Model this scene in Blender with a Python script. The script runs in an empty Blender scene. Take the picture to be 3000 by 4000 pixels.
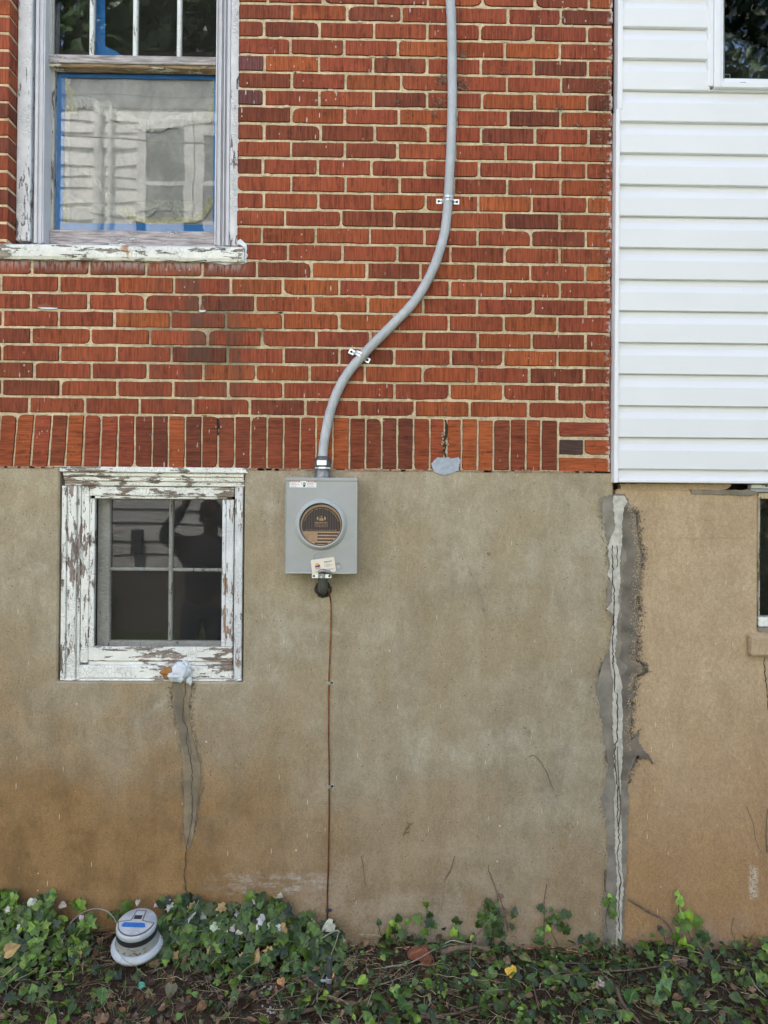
import bpy, math, random
from mathutils import Vector, Matrix, noise as mnoise, Euler
R = math.radians
random.seed(7)
scn = bpy.context.scene
COL = scn.collection

# ------------------------------------------------------------------ camera, sky, sun, exposure
F_PX, CAM = 2700.0, Vector((0.0, -2.7, 1.67))
YAW, PITCH, ROLL = 0.014, 0.006, 0.0078
fwd = Vector((math.sin(YAW)*math.cos(PITCH), math.cos(YAW)*math.cos(PITCH), math.sin(PITCH)))
rgt = Vector((math.cos(YAW), -math.sin(YAW), 0.0))
upv = rgt.cross(fwd)
rg = rgt*math.cos(ROLL) + upv*math.sin(ROLL)
up = upv*math.cos(ROLL) - rgt*math.sin(ROLL)
cd = bpy.data.cameras.new('camera'); cam = bpy.data.objects.new('camera', cd); COL.objects.link(cam)
cd.sensor_fit = 'HORIZONTAL'; cd.sensor_width = 36.0; cd.lens = 36.0*F_PX/3000.0
cd.clip_start = 0.02; cd.clip_end = 500.0
M3 = Matrix((rg, up, -fwd)).transposed()
cam.matrix_world = Matrix.Translation(CAM) @ M3.to_4x4()
scn.camera = cam

SUN_EL, SUN_AZ = R(60), R(-18)      # azimuth from +Y (the sun stands behind the brick house)
w = bpy.data.worlds.new('World'); scn.world = w; w.use_nodes = True
nt = w.node_tree; nt.nodes.clear()
sky = nt.nodes.new('ShaderNodeTexSky'); sky.sky_type = 'NISHITA'; sky.sun_disc = False
sky.sun_elevation = SUN_EL; sky.sun_rotation = SUN_AZ
sky.air_density = 1.0; sky.dust_density = 2.5; sky.ozone_density = 0.6
bg = nt.nodes.new('ShaderNodeBackground'); bg.inputs[1].default_value = 0.15
wo = nt.nodes.new('ShaderNodeOutputWorld')
nt.links.new(sky.outputs[0], bg.inputs[0]); nt.links.new(bg.outputs[0], wo.inputs[0])
sl = bpy.data.lights.new('sun', 'SUN'); sl.energy = 4.0; sl.angle = R(0.5); sl.color = (1.0, 0.95, 0.87)
sun = bpy.data.objects.new('sun', sl); COL.objects.link(sun)
sdir = Vector((math.sin(SUN_AZ)*math.cos(SUN_EL), math.cos(SUN_AZ)*math.cos(SUN_EL), math.sin(SUN_EL)))
sun.rotation_euler = (-sdir).to_track_quat('-Z', 'Y').to_euler()
vs = scn.view_settings
scn.display_settings.display_device = 'sRGB'
vs.view_transform = 'Standard'; vs.look = 'None'; vs.gamma = 1.0; vs.exposure = 1.75
scn.cycles.max_bounces = 8; scn.cycles.diffuse_bounces = 4

# ------------------------------------------------------------------ photo measurements -> metres on a vertical plane y
def W(u, v, y=0.0):
    d = fwd + rg*((u-1500)/F_PX) - up*((v-2000)/F_PX)
    t = (y-CAM.y)/d.y
    return CAM + d*t
def PX(u, v=2000, y=0.0): return W(u, v, y).x
def PZ(v, u=1500, y=0.0): return W(u, v, y).z
def proj(p):
    d = Vector(p)-CAM; z = d.dot(fwd)
    return 1500+F_PX*d.dot(rg)/z, 2000-F_PX*d.dot(up)/z

# ------------------------------------------------------------------ node helpers
class S:
    def __init__(s, g, sock): s.g, s.k = g, sock
    def _m(s, op, o=None, o2=None, clamp=False):
        n = s.g.n('ShaderNodeMath'); n.operation = op; n.use_clamp = clamp
        s.g.put(n.inputs[0], s)
        if o is not None: s.g.put(n.inputs[1], o)
        if o2 is not None: s.g.put(n.inputs[2], o2)
        return S(s.g, n.outputs[0])
    def __add__(s, o): return s._m('ADD', o)
    def __radd__(s, o): return s._m('ADD', o)
    def __sub__(s, o): return s._m('SUBTRACT', o)
    def __rsub__(s, o): return (s*-1.0)+o
    def __mul__(s, o): return s._m('MULTIPLY', o)
    def __rmul__(s, o): return s._m('MULTIPLY', o)
    def __pow__(s, o): return s._m('POWER', o)
    def abs(s): return s._m('ABSOLUTE')
    def sin(s): return s._m('SINE')
    def max(s, o): return s._m('MAXIMUM', o)
    def min(s, o): return s._m('MINIMUM', o)
    def clamp(s): return s._m('ADD', 0.0, clamp=True)
    def step(s, a, b, lo=0.0, hi=1.0):
        n = s.g.n('ShaderNodeMapRange'); n.interpolation_type = 'SMOOTHSTEP'
        s.g.put(n.inputs[0], s)
        for i, v in enumerate((a, b, lo, hi)): s.g.put(n.inputs[i+1], v)
        return S(s.g, n.outputs[0])
class G:
    def __init__(g, nt): g.nt = nt; g._tc = None
    def n(g, t): return g.nt.nodes.new(t)
    def put(g, inp, v):
        if isinstance(v, S): g.nt.links.new(v.k, inp)
        elif isinstance(v, (tuple, list)) and len(v) == 3 and inp.type == 'RGBA': inp.default_value = (*v, 1.0)
        else: inp.default_value = v
    def obj(g):
        if g._tc is None: g._tc = g.n('ShaderNodeTexCoord')
        return S(g, g._tc.outputs['Object'])
    def map(g, vec, scale=(1, 1, 1), loc=(0, 0, 0)):
        n = g.n('ShaderNodeMapping'); g.put(n.inputs[0], vec)
        n.inputs['Location'].default_value = loc; n.inputs['Scale'].default_value = scale
        return S(g, n.outputs[0])
    def sep(g, vec):
        n = g.n('ShaderNodeSeparateXYZ'); g.put(n.inputs[0], vec); return [S(g, o) for o in n.outputs]
    def noise(g, vec, scale=5, detail=3, rough=0.55, dist=0.0):
        n = g.n('ShaderNodeTexNoise'); g.put(n.inputs['Vector'], vec)
        n.inputs['Scale'].default_value = scale; n.inputs['Detail'].default_value = detail
        n.inputs['Roughness'].default_value = rough; n.inputs['Distortion'].default_value = dist
        return S(g, n.outputs[0])
    def vor(g, vec, scale=5, feature='F1', out=0, rand=1.0):
        n = g.n('ShaderNodeTexVoronoi'); n.feature = feature; g.put(n.inputs['Vector'], vec)
        n.inputs['Scale'].default_value = scale; n.inputs['Randomness'].default_value = rand
        return S(g, n.outputs[out])
    def mix(g, a, b, f):
        n = g.n('ShaderNodeMix'); n.data_type = 'RGBA'
        g.put(n.inputs[0], f); g.put(n.inputs[6], a); g.put(n.inputs[7], b)
        return S(g, n.outputs[2])
    def mul(g, a, b, f=1.0):
        n = g.n('ShaderNodeMix'); n.data_type = 'RGBA'; n.blend_type = 'MULTIPLY'
        g.put(n.inputs[0], f); g.put(n.inputs[6], a); g.put(n.inputs[7], b)
        return S(g, n.outputs[2])
    def grey(g, f):
        n = g.n('ShaderNodeCombineColor'); [g.put(n.inputs[i], f) for i in range(3)]
        return S(g, n.outputs[0])
    def attr(g, name, out=0):
        n = g.n('ShaderNodeAttribute'); n.attribute_name = name; return S(g, n.outputs[out])
    def spots(g, vec, scale, radius, keep, stretch=(1, 1, 1)):
        """small specks: 1 inside a speck"""
        v = g.map(vec, stretch)
        nd = g.n('ShaderNodeTexVoronoi'); g.put(nd.inputs['Vector'], v); nd.inputs['Scale'].default_value = scale
        sc = g.n('ShaderNodeSeparateColor'); g.nt.links.new(nd.outputs['Color'], sc.inputs[0])
        r = S(g, sc.outputs[0]); d = S(g, nd.outputs['Distance'])
        on = r.step(1-keep-0.001, 1-keep)
        return (1.0 - d.step(radius*0.6, radius)) * on
def mat(name, fn):
    m = bpy.data.materials.new(name); m.use_nodes = True
    nt = m.node_tree; b = nt.nodes['Principled BSDF']; g = G(nt); r = fn(g)
    for k, inp in (('color', 'Base Color'), ('rough', 'Roughness'), ('metal', 'Metallic'), ('spec', 'Specular IOR Level'),
                   ('trans', 'Transmission Weight'), ('alpha', 'Alpha'), ('ior', 'IOR'), ('coat', 'Coat Weight')):
        if k in r: g.put(b.inputs[inp], r[k])
    if 'bump' in r:
        n = g.n('ShaderNodeBump'); n.inputs['Strength'].default_value = r.get('bs', 1.0)
        n.inputs['Distance'].default_value = r.get('bd', 0.002)
        g.put(n.inputs['Height'], r['bump']); nt.links.new(n.outputs[0], b.inputs['Normal'])
    return m
def plain(name, c, rough=0.6, metal=0.0, var=0.12, scale=30, bump=0.0, spec=0.5):
    def fn(g):
        o = g.obj(); n = g.noise(o, scale, 4)
        d = dict(color=g.mul(c, g.grey(n.step(0.3, 0.7, 1-var, 1+var))), rough=n.step(0.2, 0.8, rough*0.85, min(1, rough*1.1)), metal=metal, spec=spec)
        if bump: d.update(bump=g.noise(o, scale*3, 4), bs=0.6, bd=bump)
        return d
    return mat(name, fn)

# ------------------------------------------------------------------ materials of masonry
def m_brick(axis):
    def fn(g):
        o = g.obj(); x, y, z = g.sep(o)
        base = g.attr('Col')
        st = (1, 1, 0.07) if axis == 'v' else (0.07, 1, 1)
        s1 = g.noise(g.map(o, st), 170, 2, 0.6)
        s2 = g.noise(g.map(o, st), 60, 3, 0.6)
        blot = g.noise(o, 34, 4, 0.65)
        big = g.noise(o, 5, 3)
        c = g.mul(base, g.grey(s1.step(0.33, 0.67, 0.72, 1.2)))
        c = g.mix(c, g.mul(c, (0.42, 0.36, 0.36)), (s2.step(0.48, 0.68)*blot.step(0.38, 0.58))*0.8)
        c = g.mix(c, (0.06, 0.035, 0.03), g.spots(o, 90, 0.33, 0.16, (1, 1, 0.5))*0.55)
        c = g.mul(c, g.grey(big.step(0.3, 0.7, 0.84, 1.12)))
        sx_ = (x-PX(790))*3.4; sz_ = (z-PZ(1290))*2.6
        soot = (1.0-(sx_*sx_+sz_*sz_).step(0.1, 1.2))*g.noise(g.map(o, (1, 1, 0.3)), 12, 4).step(0.42, 0.62)
        c = g.mix(c, (0.075, 0.055, 0.04), soot*0.55)
        # paint drips and specks
        wm = g.noise(o, 2.3, 2).step(0.42, 0.62)
        dr = g.spots(o, 24, 0.16, 0.30, (2.6, 1, 0.5)) * wm
        sp = g.spots(o, 55, 0.19, 0.14, (1, 1, 0.7)) * wm
        c = g.mix(c, (0.62, 0.58, 0.54), (dr.max(sp*0.8))*0.85)
        # white brushed paint on the course below the sill
        n3 = g.noise(g.map(o, (1, 1, 0.25)), 90, 3)
        band = z.step(0.985-0.0, 1.0) # placeholder scale, replaced below
        zt, x1 = PZ(1012, 480), PX(955)
        wash = z.step(zt-0.062, zt-0.002) * (1.0-x.step(x1-0.03, x1+0.01)) * n3.step(0.35, 0.62)
        c = g.mix(c, (0.46, 0.42, 0.42), (wash*(1.0-z.step(zt+0.0, zt+0.003)))*0.7)
        # smeared white strokes near the right corner, splashes of old paint
        xr = PX(2385)
        edge = x.step(xr-0.035, xr)*g.noise(o, 45, 4).step(0.5, 0.6)
        c = g.mix(c, (0.6, 0.58, 0.55), edge*0.75)
        low = z.step(1.75, 2.3)
        c = g.mix(c, g.mul(c, (1.10, 1.0, 0.9)), (1.0-low)*0.5)
        h = s1*0.7 + g.noise(o, 220, 3)*0.4 + blot*0.3
        return dict(color=c, rough=0.82, bump=h, bs=0.7, bd=0.0022, spec=0.3)
    return mat('brick_'+axis, fn)
def f_mortar(g):
    o = g.obj(); n = g.noise(o, 60, 5, 0.7); n2 = g.noise(o, 6, 3); x, y, z = g.sep(o)
    c = g.mix((0.44, 0.34, 0.215), (0.68, 0.55, 0.37), n.step(0.3, 0.65))
    c = g.mul(c, g.grey(n2.step(0.3, 0.7, 0.86, 1.1)))
    c = g.mix(c, (0.12, 0.10, 0.07), g.spots(o, 120, 0.3, 0.25)*0.6)
    # mossy dirt below the big window
    xs = (x-PX(800))*3.2; zs = (z-PZ(1320))*5.5
    d = (xs*xs+zs*zs)
    moss = (1.0-d.step(0.15, 1.3))*n2.step(0.35, 0.6)
    c = g.mix(c, (0.085, 0.085, 0.05), moss*0.75)
    return dict(color=c, rough=0.95, bump=n, bs=0.9, bd=0.004, spec=0.2)
def m_stucco(name, addition):
    def fn(g):
        o = g.obj(); x, y, z = g.sep(o)
        big = g.noise(o, 2.2, 4, 0.6); mid = g.noise(o, 7, 5, 0.62); fine = g.noise(o, 150, 5, 0.7)
        swirl = g.noise(g.map(o, (1.4, 1, 0.7)), 30, 4, 0.6, 2.0)
        if not addition:
            c = g.mix((0.315, 0.262, 0.178), (0.425, 0.37, 0.272), mid.step(0.25, 0.75))
            c = g.mix(c, (0.47, 0.43, 0.35), g.noise(g.map(o, (1, 1, 0.8)), 4.5, 7, 0.72, 0.8).step(0.52, 0.68)*0.55)
            c = g.mix(c, (0.20, 0.175, 0.125), g.noise(g.map(o, (1.6, 1, 0.5)), 4.1, 4, 0.6, 0.4).step(0.54, 0.75)*0.5)
            c = g.mix(c, (0.36, 0.275, 0.165), big.step(0.42, 0.62)*0.5)
            # damp ochre staining that creeps up from the soil, higher on the left
            lv = x*-0.22 + (big-0.5)*1.1 + (mid-0.5)*0.35
            o1 = 1.0-(z-lv).step(0.18, 0.95)
            lft = 1.0-x.step(-0.75, 0.25, 0.0, 0.62)
            c = g.mix(c, g.mix((0.21, 0.12, 0.045), (0.33, 0.19, 0.075), mid.step(0.3, 0.7)), (o1*lft)*0.88)
            # pale lime bloom, along the wall about ankle high and a grey veil right of the wire
            e1 = (1.0-((z-0.245-(mid-0.5)*0.25).abs()).step(0.01, 0.05))*(1.0-((x+0.36).abs()).step(0.12, 0.34))
            c = g.mix(c, (0.52, 0.48, 0.44), e1*g.noise(g.map(o, (0.5, 1, 1.5)), 26, 6, 0.75).step(0.42, 0.66)*0.65)
            e2 = (1.0-z.step(0.02, 0.45))*x.step(-0.45, -0.2)*(1.0-x.step(0.35, 0.9, 0.0, 0.6))
            c = g.mix(c, (0.42, 0.365, 0.30), e2*mid.step(0.4, 0.62)*0.6)
            up_ = z.step(0.9, 1.9)
            c = g.mul(c, g.grey(up_*0.06+0.97))
        else:
            c = g.mix((0.43, 0.315, 0.195), (0.51, 0.385, 0.25), mid.step(0.25, 0.75))
            lv = (big-0.5)*0.9
            o1 = 1.0-(z-lv).step(0.1, 1.15)
            c = g.mix(c, (0.36, 0.21, 0.095), o1*0.8)
            e2 = (1.0-z.step(-0.02, 0.16))
            c = g.mix(c, (0.33, 0.27, 0.21), e2*mid.step(0.35, 0.6)*0.7)
            d1 = (1.0-((x-PX(2952)).abs()).step(0.008, 0.024))*(1.0-((z-PZ(3450)).abs()).step(0.05, 0.075))
            c = g.mix(c, (0.55, 0.5, 0.42), d1*fine.step(0.4, 0.55)*0.8)
        c = g.mul(c, g.grey(fine.step(0.3, 0.7, 0.85, 1.14)))
        c = g.mul(c, g.grey(swirl.step(0.35, 0.65, 0.93, 1.06)))
        c = g.mul(c, g.grey(g.noise(g.map(o, (1, 1, 0.1)), 9, 5, 0.65).step(0.3, 0.7, 0.95, 1.04)))
        pore = g.spots(o, 75, 0.19, 0.08)
        c = g.mix(c, (0.05, 0.04, 0.03), pore*(0.8 if not addition else 0.45))
        fl = g.spots(o, 20, 0.10, 0.22, (3.6, 1, 0.35)).max(g.spots(o, 14, 0.06, 0.2))
        c = g.mix(c, (0.7, 0.68, 0.62), fl*0.8)
        h = fine*0.5 + swirl*0.8 + g.noise(o, 70, 4)*0.5 - pore*0.8
        return dict(color=c, rough=0.95, bump=h, bs=0.75, bd=0.0035, spec=0.2)
    return mat(name, fn)
def m_peel(name, axis, amount, paint=(0.74, 0.74, 0.70), wood=(0.25, 0.215, 0.18), rust=None, crack=1.0):
    """old paint flaking off weathered wood; axis 'x' or 'z' is the grain"""
    def fn(g):
        o = g.obj()
        st = (0.22, 1, 1) if axis == 'x' else (1, 1, 0.22)
        st2 = (0.1, 1, 1) if axis == 'x' else (1, 1, 0.1)
        a = g.noise(g.map(o, st), 66, 5, 0.68, 0.3); big = g.noise(o, 4.5, 2)
        f = a + (big-0.5)*0.7 + (g.noise(o, 160, 2)-0.5)*0.14
        bare = 1.0 - f.step(amount, amount+0.025)
        gr = g.noise(g.map(o, st2), 130, 3)
        wc = g.mix(tuple(c*0.6 for c in wood), tuple(min(1, c*1.5) for c in wood), gr.step(0.3, 0.7))
        pc = g.mul(paint, g.grey(g.noise(o, 18, 4).step(0.3, 0.7, 0.86, 1.06)))
        cx = (1, 1, 0.5) if axis == 'x' else (0.5, 1, 1)
        cr = g.vor(g.map(o, cx), 95, 'DISTANCE_TO_EDGE')
        line = (1.0-cr.step(0.01, 0.06))*g.noise(o, 9, 2).step(0.45, 0.6)*crack
        pc = g.mix(pc, (0.34, 0.32, 0.29), line*0.6)
        if rust:
            x, y, z = g.sep(o)
            rm = (1.0-((x-rust+(g.noise(o, 40, 2)-0.5)*0.03).abs()).step(0.003, 0.022))*g.noise(g.map(o, (1, 1, 0.4)), 40, 3).step(0.34, 0.5)
            pc = g.mix(pc, (0.42, 0.17, 0.04), rm*0.85)
        c = g.mix(pc, wc, bare)
        c = g.mix(c, tuple(q*0.35 for q in wood), (bare*(1.0-(amount-f).step(0.0, 0.03)))*0.7)  # dark rim beside the paint: shadow line of the flakes, put into the colour
        return dict(color=c, rough=bare.step(0, 1, 0.5, 0.9), bump=(1.0-bare)*1.0+gr*0.25*bare-line*0.4, bs=1.0, bd=0.003, spec=0.35)
    return mat(name, fn)
M = {}
M['brick'] = m_brick('v'); M['soldier'] = m_brick('h'); M['mortar'] = mat('mortar', f_mortar)
M['mortar_red'] = plain('reddish_mortar', (0.33, 0.20, 0.13), 0.9, 0, 0.3, 30, 0.002)
M['stucco'] = m_stucco('stucco_main', False); M['stucco2'] = m_stucco('stucco_addition', True)
xw = PX(495, 1000)
M['sillpaint'] = m_peel('sill_paint', 'x', 0.43, (0.80, 0.80, 0.74), rust=xw)
M['casepaint'] = m_peel('casing_paint', 'z', 0.335, (0.70, 0.71, 0.73), wood=(0.22, 0.18, 0.19))
M['stoppaint'] = m_peel('stop_paint', 'z', 0.36, (0.50, 0.49, 0.44), wood=(0.20, 0.16, 0.14))
M['railwood'] = m_peel('rail_wood', 'x', 0.66, (0.66, 0.66, 0.64), wood=(0.34, 0.31, 0.31), crack=0.3)
M['undersash'] = m_peel('sash_wood', 'x', 0.56, (0.58, 0.54, 0.44), wood=(0.24, 0.17, 0.10), crack=0.4)
M['bw_h'] = m_peel('basement_paint_across', 'x', 0.425, (0.84, 0.84, 0.79), wood=(0.27, 0.215, 0.175))
M['bw_v'] = m_peel('basement_paint_upright', 'z', 0.43, (0.84, 0.84, 0.80), wood=(0.26, 0.21, 0.18))
M['bw_v2'] = m_peel('basement_paint_right', 'z', 0.36, (0.72, 0.74, 0.76), wood=(0.36, 0.24, 0.17))
M['muntin'] = m_peel('muntin_paint', 'z', 0.42, (0.72, 0.75, 0.72), wood=(0.25, 0.22, 0.2))
M['muntin_in'] = m_peel('inner_muntin_paint', 'z', 0.33, (0.80, 0.79, 0.72), wood=(0.25, 0.22, 0.2))
M['yellowed'] = m_peel('yellowed_paint', 'z', 0.44, (0.62, 0.50, 0.32), wood=(0.32, 0.20, 0.12))
M['track'] = plain('storm_track_aluminium', (0.55, 0.555, 0.60), 0.45, 0.0, 0.05, 20)
M['trackd'] = plain('storm_track_weathered', (0.42, 0.40, 0.40), 0.6, 0.0, 0.12, 40)
M['vinyl'] = plain('white_vinyl', (0.79, 0.795, 0.82), 0.42, 0, 0.02, 8, 0.0004)
def f_siding(g):
    o = g.obj(); n = g.noise(g.map(o, (0.12, 1, 1)), 120, 3); b = g.noise(o, 1.7, 3)
    c = g.mul((0.77, 0.775, 0.795), g.grey(b.step(0.3, 0.7, 0.975, 1.02)))
    c = g.mix(c, (0.4, 0.38, 0.34), g.spots(o, 30, 0.05, 0.12, (0.6, 1, 1.6))*0.7)
    return dict(color=c, rough=0.5, bump=n, bs=0.35, bd=0.0006, spec=0.4)
M['siding'] = mat('vinyl_siding', f_siding)
M['dark'] = plain('dark_interior', (0.018, 0.017, 0.016), 0.9, 0, 0.3, 6)
M['cavity'] = plain('dark_cavity', (0.03, 0.024, 0.02), 0.95, 0, 0.3, 30)
M['blue_tape'] = plain('blue_painters_tape', (0.02, 0.21, 0.60), 0.6, 0, 0.08, 25)
def f_glass(wob, tint=(0.9, 0.95, 0.93)):
    def fn(g):
        o = g.obj(); n = g.noise(o, 3.2, 2, 0.4)
        return dict(color=tint, rough=0.015, trans=1.0, ior=1.5, bump=n, bs=1.0, bd=wob)
    return fn
def m_pane(name, wob, refl=1.1):
    """thin single pane: mirror reflection over clear transmission"""
    m = bpy.data.materials.new(name); m.use_nodes = True; nt = m.node_tree; nt.nodes.clear(); g = G(nt)
    out = g.n('ShaderNodeOutputMaterial'); mx = g.n('ShaderNodeMixShader'); gl = g.n('ShaderNodeBsdfGlossy'); tr = g.n('ShaderNodeBsdfTransparent')
    gl.inputs['Roughness'].default_value = 0.012; tr.inputs[0].default_value = (0.93, 0.94, 0.935, 1)
    fr = g.n('ShaderNodeFresnel'); fr.inputs[0].default_value = 1.52
    f = (S(g, fr.outputs[0])*refl).clamp()
    bp = g.n('ShaderNodeBump'); bp.inputs['Strength'].default_value = 1.0; bp.inputs['Distance'].default_value = wob
    g.put(bp.inputs['Height'], g.noise(g.map(g.obj(), (0.7, 1, 1.5)), 3.2, 1, 0.4)); nt.links.new(bp.outputs[0], gl.inputs['Normal'])
    g.put(mx.inputs[0], f); nt.links.new(tr.outputs[0], mx.inputs[1]); nt.links.new(gl.outputs[0], mx.inputs[2])
    nt.links.new(mx.outputs[0], out.inputs[0]); return m
M['pane'] = m_pane('old_window_glass', 0.0009); M['pane3'] = m_pane('basement_glass', 0.0008, 1.5); M['pane2'] = m_pane('new_window_glass', 0.0006)
def m_screen():
    m = bpy.data.materials.new('insect_screen'); m.use_nodes = True; nt = m.node_tree; nt.nodes.clear(); g = G(nt)
    out = g.n('ShaderNodeOutputMaterial'); mx = g.n('ShaderNodeMixShader'); df = g.n('ShaderNodeBsdfDiffuse'); tr = g.n('ShaderNodeBsdfTransparent')
    n = g.noise(g.map(g.obj(), (1, 1, 3)), 60, 3)
    g.put(df.inputs[0], g.mix((0.028, 0.028, 0.028), (0.055, 0.053, 0.05), n)); g.put(mx.inputs[0], n.step(0.3, 0.7, 0.34, 0.46))
    nt.links.new(tr.outputs[0], mx.inputs[1]); nt.links.new(df.outputs[0], mx.inputs[2]); nt.links.new(mx.outputs[0], out.inputs[0]); return m
M['screen'] = m_screen()
def f_film(g):
    o = g.obj(); n = g.noise(g.map(o, (1, 1, 0.8)), 9, 5, 0.6, 1.2); f = g.noise(o, 90, 3)
    c = g.mix((0.27, 0.27, 0.255), (0.41, 0.41, 0.395), n.step(0.3, 0.7))
    c = g.mul(c, g.grey(f.step(0.3, 0.7, 0.95, 1.04)))
    return dict(color=c, rough=0.45, bump=n, bs=1.0, bd=0.005)
M['film'] = mat('plastic_film', f_film)
def f_mask(g):
    o = g.obj(); n = g.noise(o, 40, 4, 0.6, 1.5)
    return dict(color=g.mix((0.36, 0.35, 0.20), (0.50, 0.49, 0.34), n.step(0.3, 0.7)), rough=0.55, bump=n, bs=1.0, bd=0.006)
M['masking'] = mat('masking_tape', f_mask)
M['filmclear'] = plain('loose_film', (0.42, 0.43, 0.40), 0.4, 0, 0.15, 30, 0.004)
M['greypaint'] = plain('grey_paint', (0.36, 0.40, 0.46), 0.7, 0, 0.12, 60, 0.002)
M['patch_dark'] = plain('dark_cement', (0.165, 0.145, 0.12), 0.9, 0, 0.35, 14, 0.002)
M['patch_mid'] = plain('mid_cement', (0.225, 0.20, 0.16), 0.9, 0, 0.3, 14, 0.002)
M['filler'] = plain('pale_filler', (0.50, 0.48, 0.42), 0.9, 0, 0.2, 50, 0.003)
M['patch_soft'] = plain('soft_cement', (0.235, 0.19, 0.13), 0.9, 0, 0.25, 14, 0.002)
M['patch_in'] = plain('inner_cement', (0.185, 0.158, 0.115), 0.9, 0, 0.25, 14, 0.002)
M['seam_dark'] = plain('seam_cement_dark', (0.160, 0.138, 0.112), 0.9, 0, 0.35, 12, 0.003)
M['seam_light'] = plain('seam_cement_light', (0.225, 0.205, 0.17), 0.9, 0, 0.3, 12, 0.003)
M['finecrack'] = plain('fine_crack', (0.09, 0.07, 0.05), 1.0)
M['crack'] = plain('crack_dark', (0.025, 0.02, 0.018), 1.0)
M['box'] = plain('grey_enamel', (0.335, 0.35, 0.345), 0.42, 0.0, 0.04, 12, 0.0003)
M['boxedge'] = plain('grey_enamel_edge', (0.43, 0.445, 0.435), 0.42, 0.0, 0.03, 12)
M['galv'] = plain('galvanised', (0.62, 0.68, 0.68), 0.32, 0.75, 0.12, 60)
M['cast'] = plain('cast_zinc', (0.26, 0.26, 0.25), 0.38, 0.8, 0.25, 50, 0.0008)
M['steel'] = plain('dull_steel', (0.10, 0.105, 0.11), 0.42, 0.35, 0.25, 50, 0.0006)
M['foil'] = plain('bright_label', (0.78, 0.77, 0.72), 0.3, 0.3, 0.05, 50)
M['black'] = plain('black_plastic', (0.02, 0.02, 0.024), 0.5)
M['putty'] = plain('duct_putty', (0.035, 0.030, 0.026), 0.6, 0, 0.3, 40, 0.003)
M['pvc'] = plain('dark_grey_pvc', (0.085, 0.09, 0.082), 0.5, 0, 0.08, 40)
M['copper'] = plain('copper', (0.62, 0.27, 0.13), 0.28, 1.0, 0.2, 60)
M['copperd'] = plain('aged_copper', (0.36, 0.145, 0.075), 0.38, 0.9, 0.3, 25)
M['card'] = plain('cream_card', (0.74, 0.66, 0.56), 0.6, 0, 0.02, 30)
M['white'] = plain('white_label', (0.82, 0.82, 0.82), 0.5, 0, 0.02, 30)
M['red'] = plain('red_print', (0.50, 0.06, 0.05), 0.5)
M['ink'] = plain('dark_ink', (0.035, 0.028, 0.03), 0.7)
M['greyink'] = plain('grey_ink', (0.40, 0.40, 0.42), 0.7)
M['navy'] = plain('navy_print', (0.06, 0.04, 0.13), 0.6)
M['orange'] = plain('orange_print', (0.80, 0.38, 0.14), 0.6)
M['kraft'] = plain('kraft_cardboard', (0.44, 0.29, 0.17), 0.85, 0, 0.1, 60)
def f_disc(g):
    o = g.obj(); x, y, z = g.sep(o); s = (x*640.0).sin()
    return dict(color=g.mix((0.045, 0.032, 0.03), (0.075, 0.06, 0.055), s.step(-1, 1)), rough=0.8)
M['discink'] = mat('printed_cardboard', f_disc)
M['cover'] = plain('clear_plastic_edge', (0.34, 0.33, 0.32), 0.25, 0, 0.1, 20)
M['meter_w'] = plain('meter_white_plastic', (0.44, 0.48, 0.50), 0.28, 0, 0.14, 14)
M['meter_g'] = plain('meter_grey_plastic', (0.36, 0.38, 0.35), 0.45, 0, 0.22, 10)
M['meter_blue'] = plain('meter_blue_label', (0.025, 0.15, 0.45), 0.4, 0, 0.2, 160)
M['brownish'] = plain('meter_brown_trim', (0.17, 0.14, 0.14), 0.5, 0, 0.1, 40)
M['paper'] = plain('crumpled_paper', (0.64, 0.68, 0.72), 0.7, 0, 0.08, 20)
M['brownpaper'] = plain('brown_paper', (0.30, 0.14, 0.035), 0.7, 0, 0.2, 30)
M['bluebit'] = plain('blue_scrap', (0.05, 0.08, 0.2), 0.5)
def f_cable(g):
    o = g.obj(); n = g.noise(o, 14, 3); tw = g.attr('Col')
    return dict(color=g.mul((0.43, 0.45, 0.47), g.grey(n.step(0.3, 0.7, 0.9, 1.1))), rough=0.36, bump=g.noise(o, 120, 2), bs=0.3, bd=0.001)
M['cable'] = mat('grey_cable_jacket', f_cable)
def f_leaf(g):
    o = g.obj(); c = g.attr('Col'); n = g.noise(o, 55, 3)
    return dict(color=g.mul(c, g.grey(n.step(0.3, 0.7, 0.75, 1.25))), rough=0.42, spec=0.45, bump=n, bs=0.4, bd=0.002)
M['leaf'] = mat('leaf', f_leaf)
def f_dry(g):
    o = g.obj(); c = g.attr('Col'); n = g.noise(o, 90, 3)
    return dict(color=g.mul(c, g.grey(n.step(0.3, 0.7, 0.7, 1.3))), rough=0.85, spec=0.2)
M['dry'] = mat('dry_matter', f_dry)
def f_soil(g):
    o = g.obj(); x, y, z = g.sep(o); n = g.noise(o, 28, 6, 0.7); m = g.noise(o, 5, 4); f = g.noise(o, 130, 4, 0.7)
    c = g.mix((0.032, 0.022, 0.015), (0.095, 0.06, 0.038), n.step(0.3, 0.7))
    c = g.mix(c, (0.14, 0.105, 0.075), (m.step(0.45, 0.65)*f.step(0.45, 0.6))*0.5)
    c = g.mix(c, (0.30, 0.28, 0.25), g.spots(o, 50, 0.22, 0.10)*0.6)
    far = 1.0-y.step(-2.2, -1.2)
    gc = g.mix((0.045, 0.075, 0.018), (0.10, 0.12, 0.04), g.noise(o, 9, 5, 0.7).step(0.35, 0.65))
    c = g.mix(c, gc, far)
    return dict(color=c, rough=0.95, bump=n*1.0+f*0.5, bs=1.0, bd=0.012, spec=0.2)
M['soil'] = mat('garden_soil', f_soil)
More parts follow.
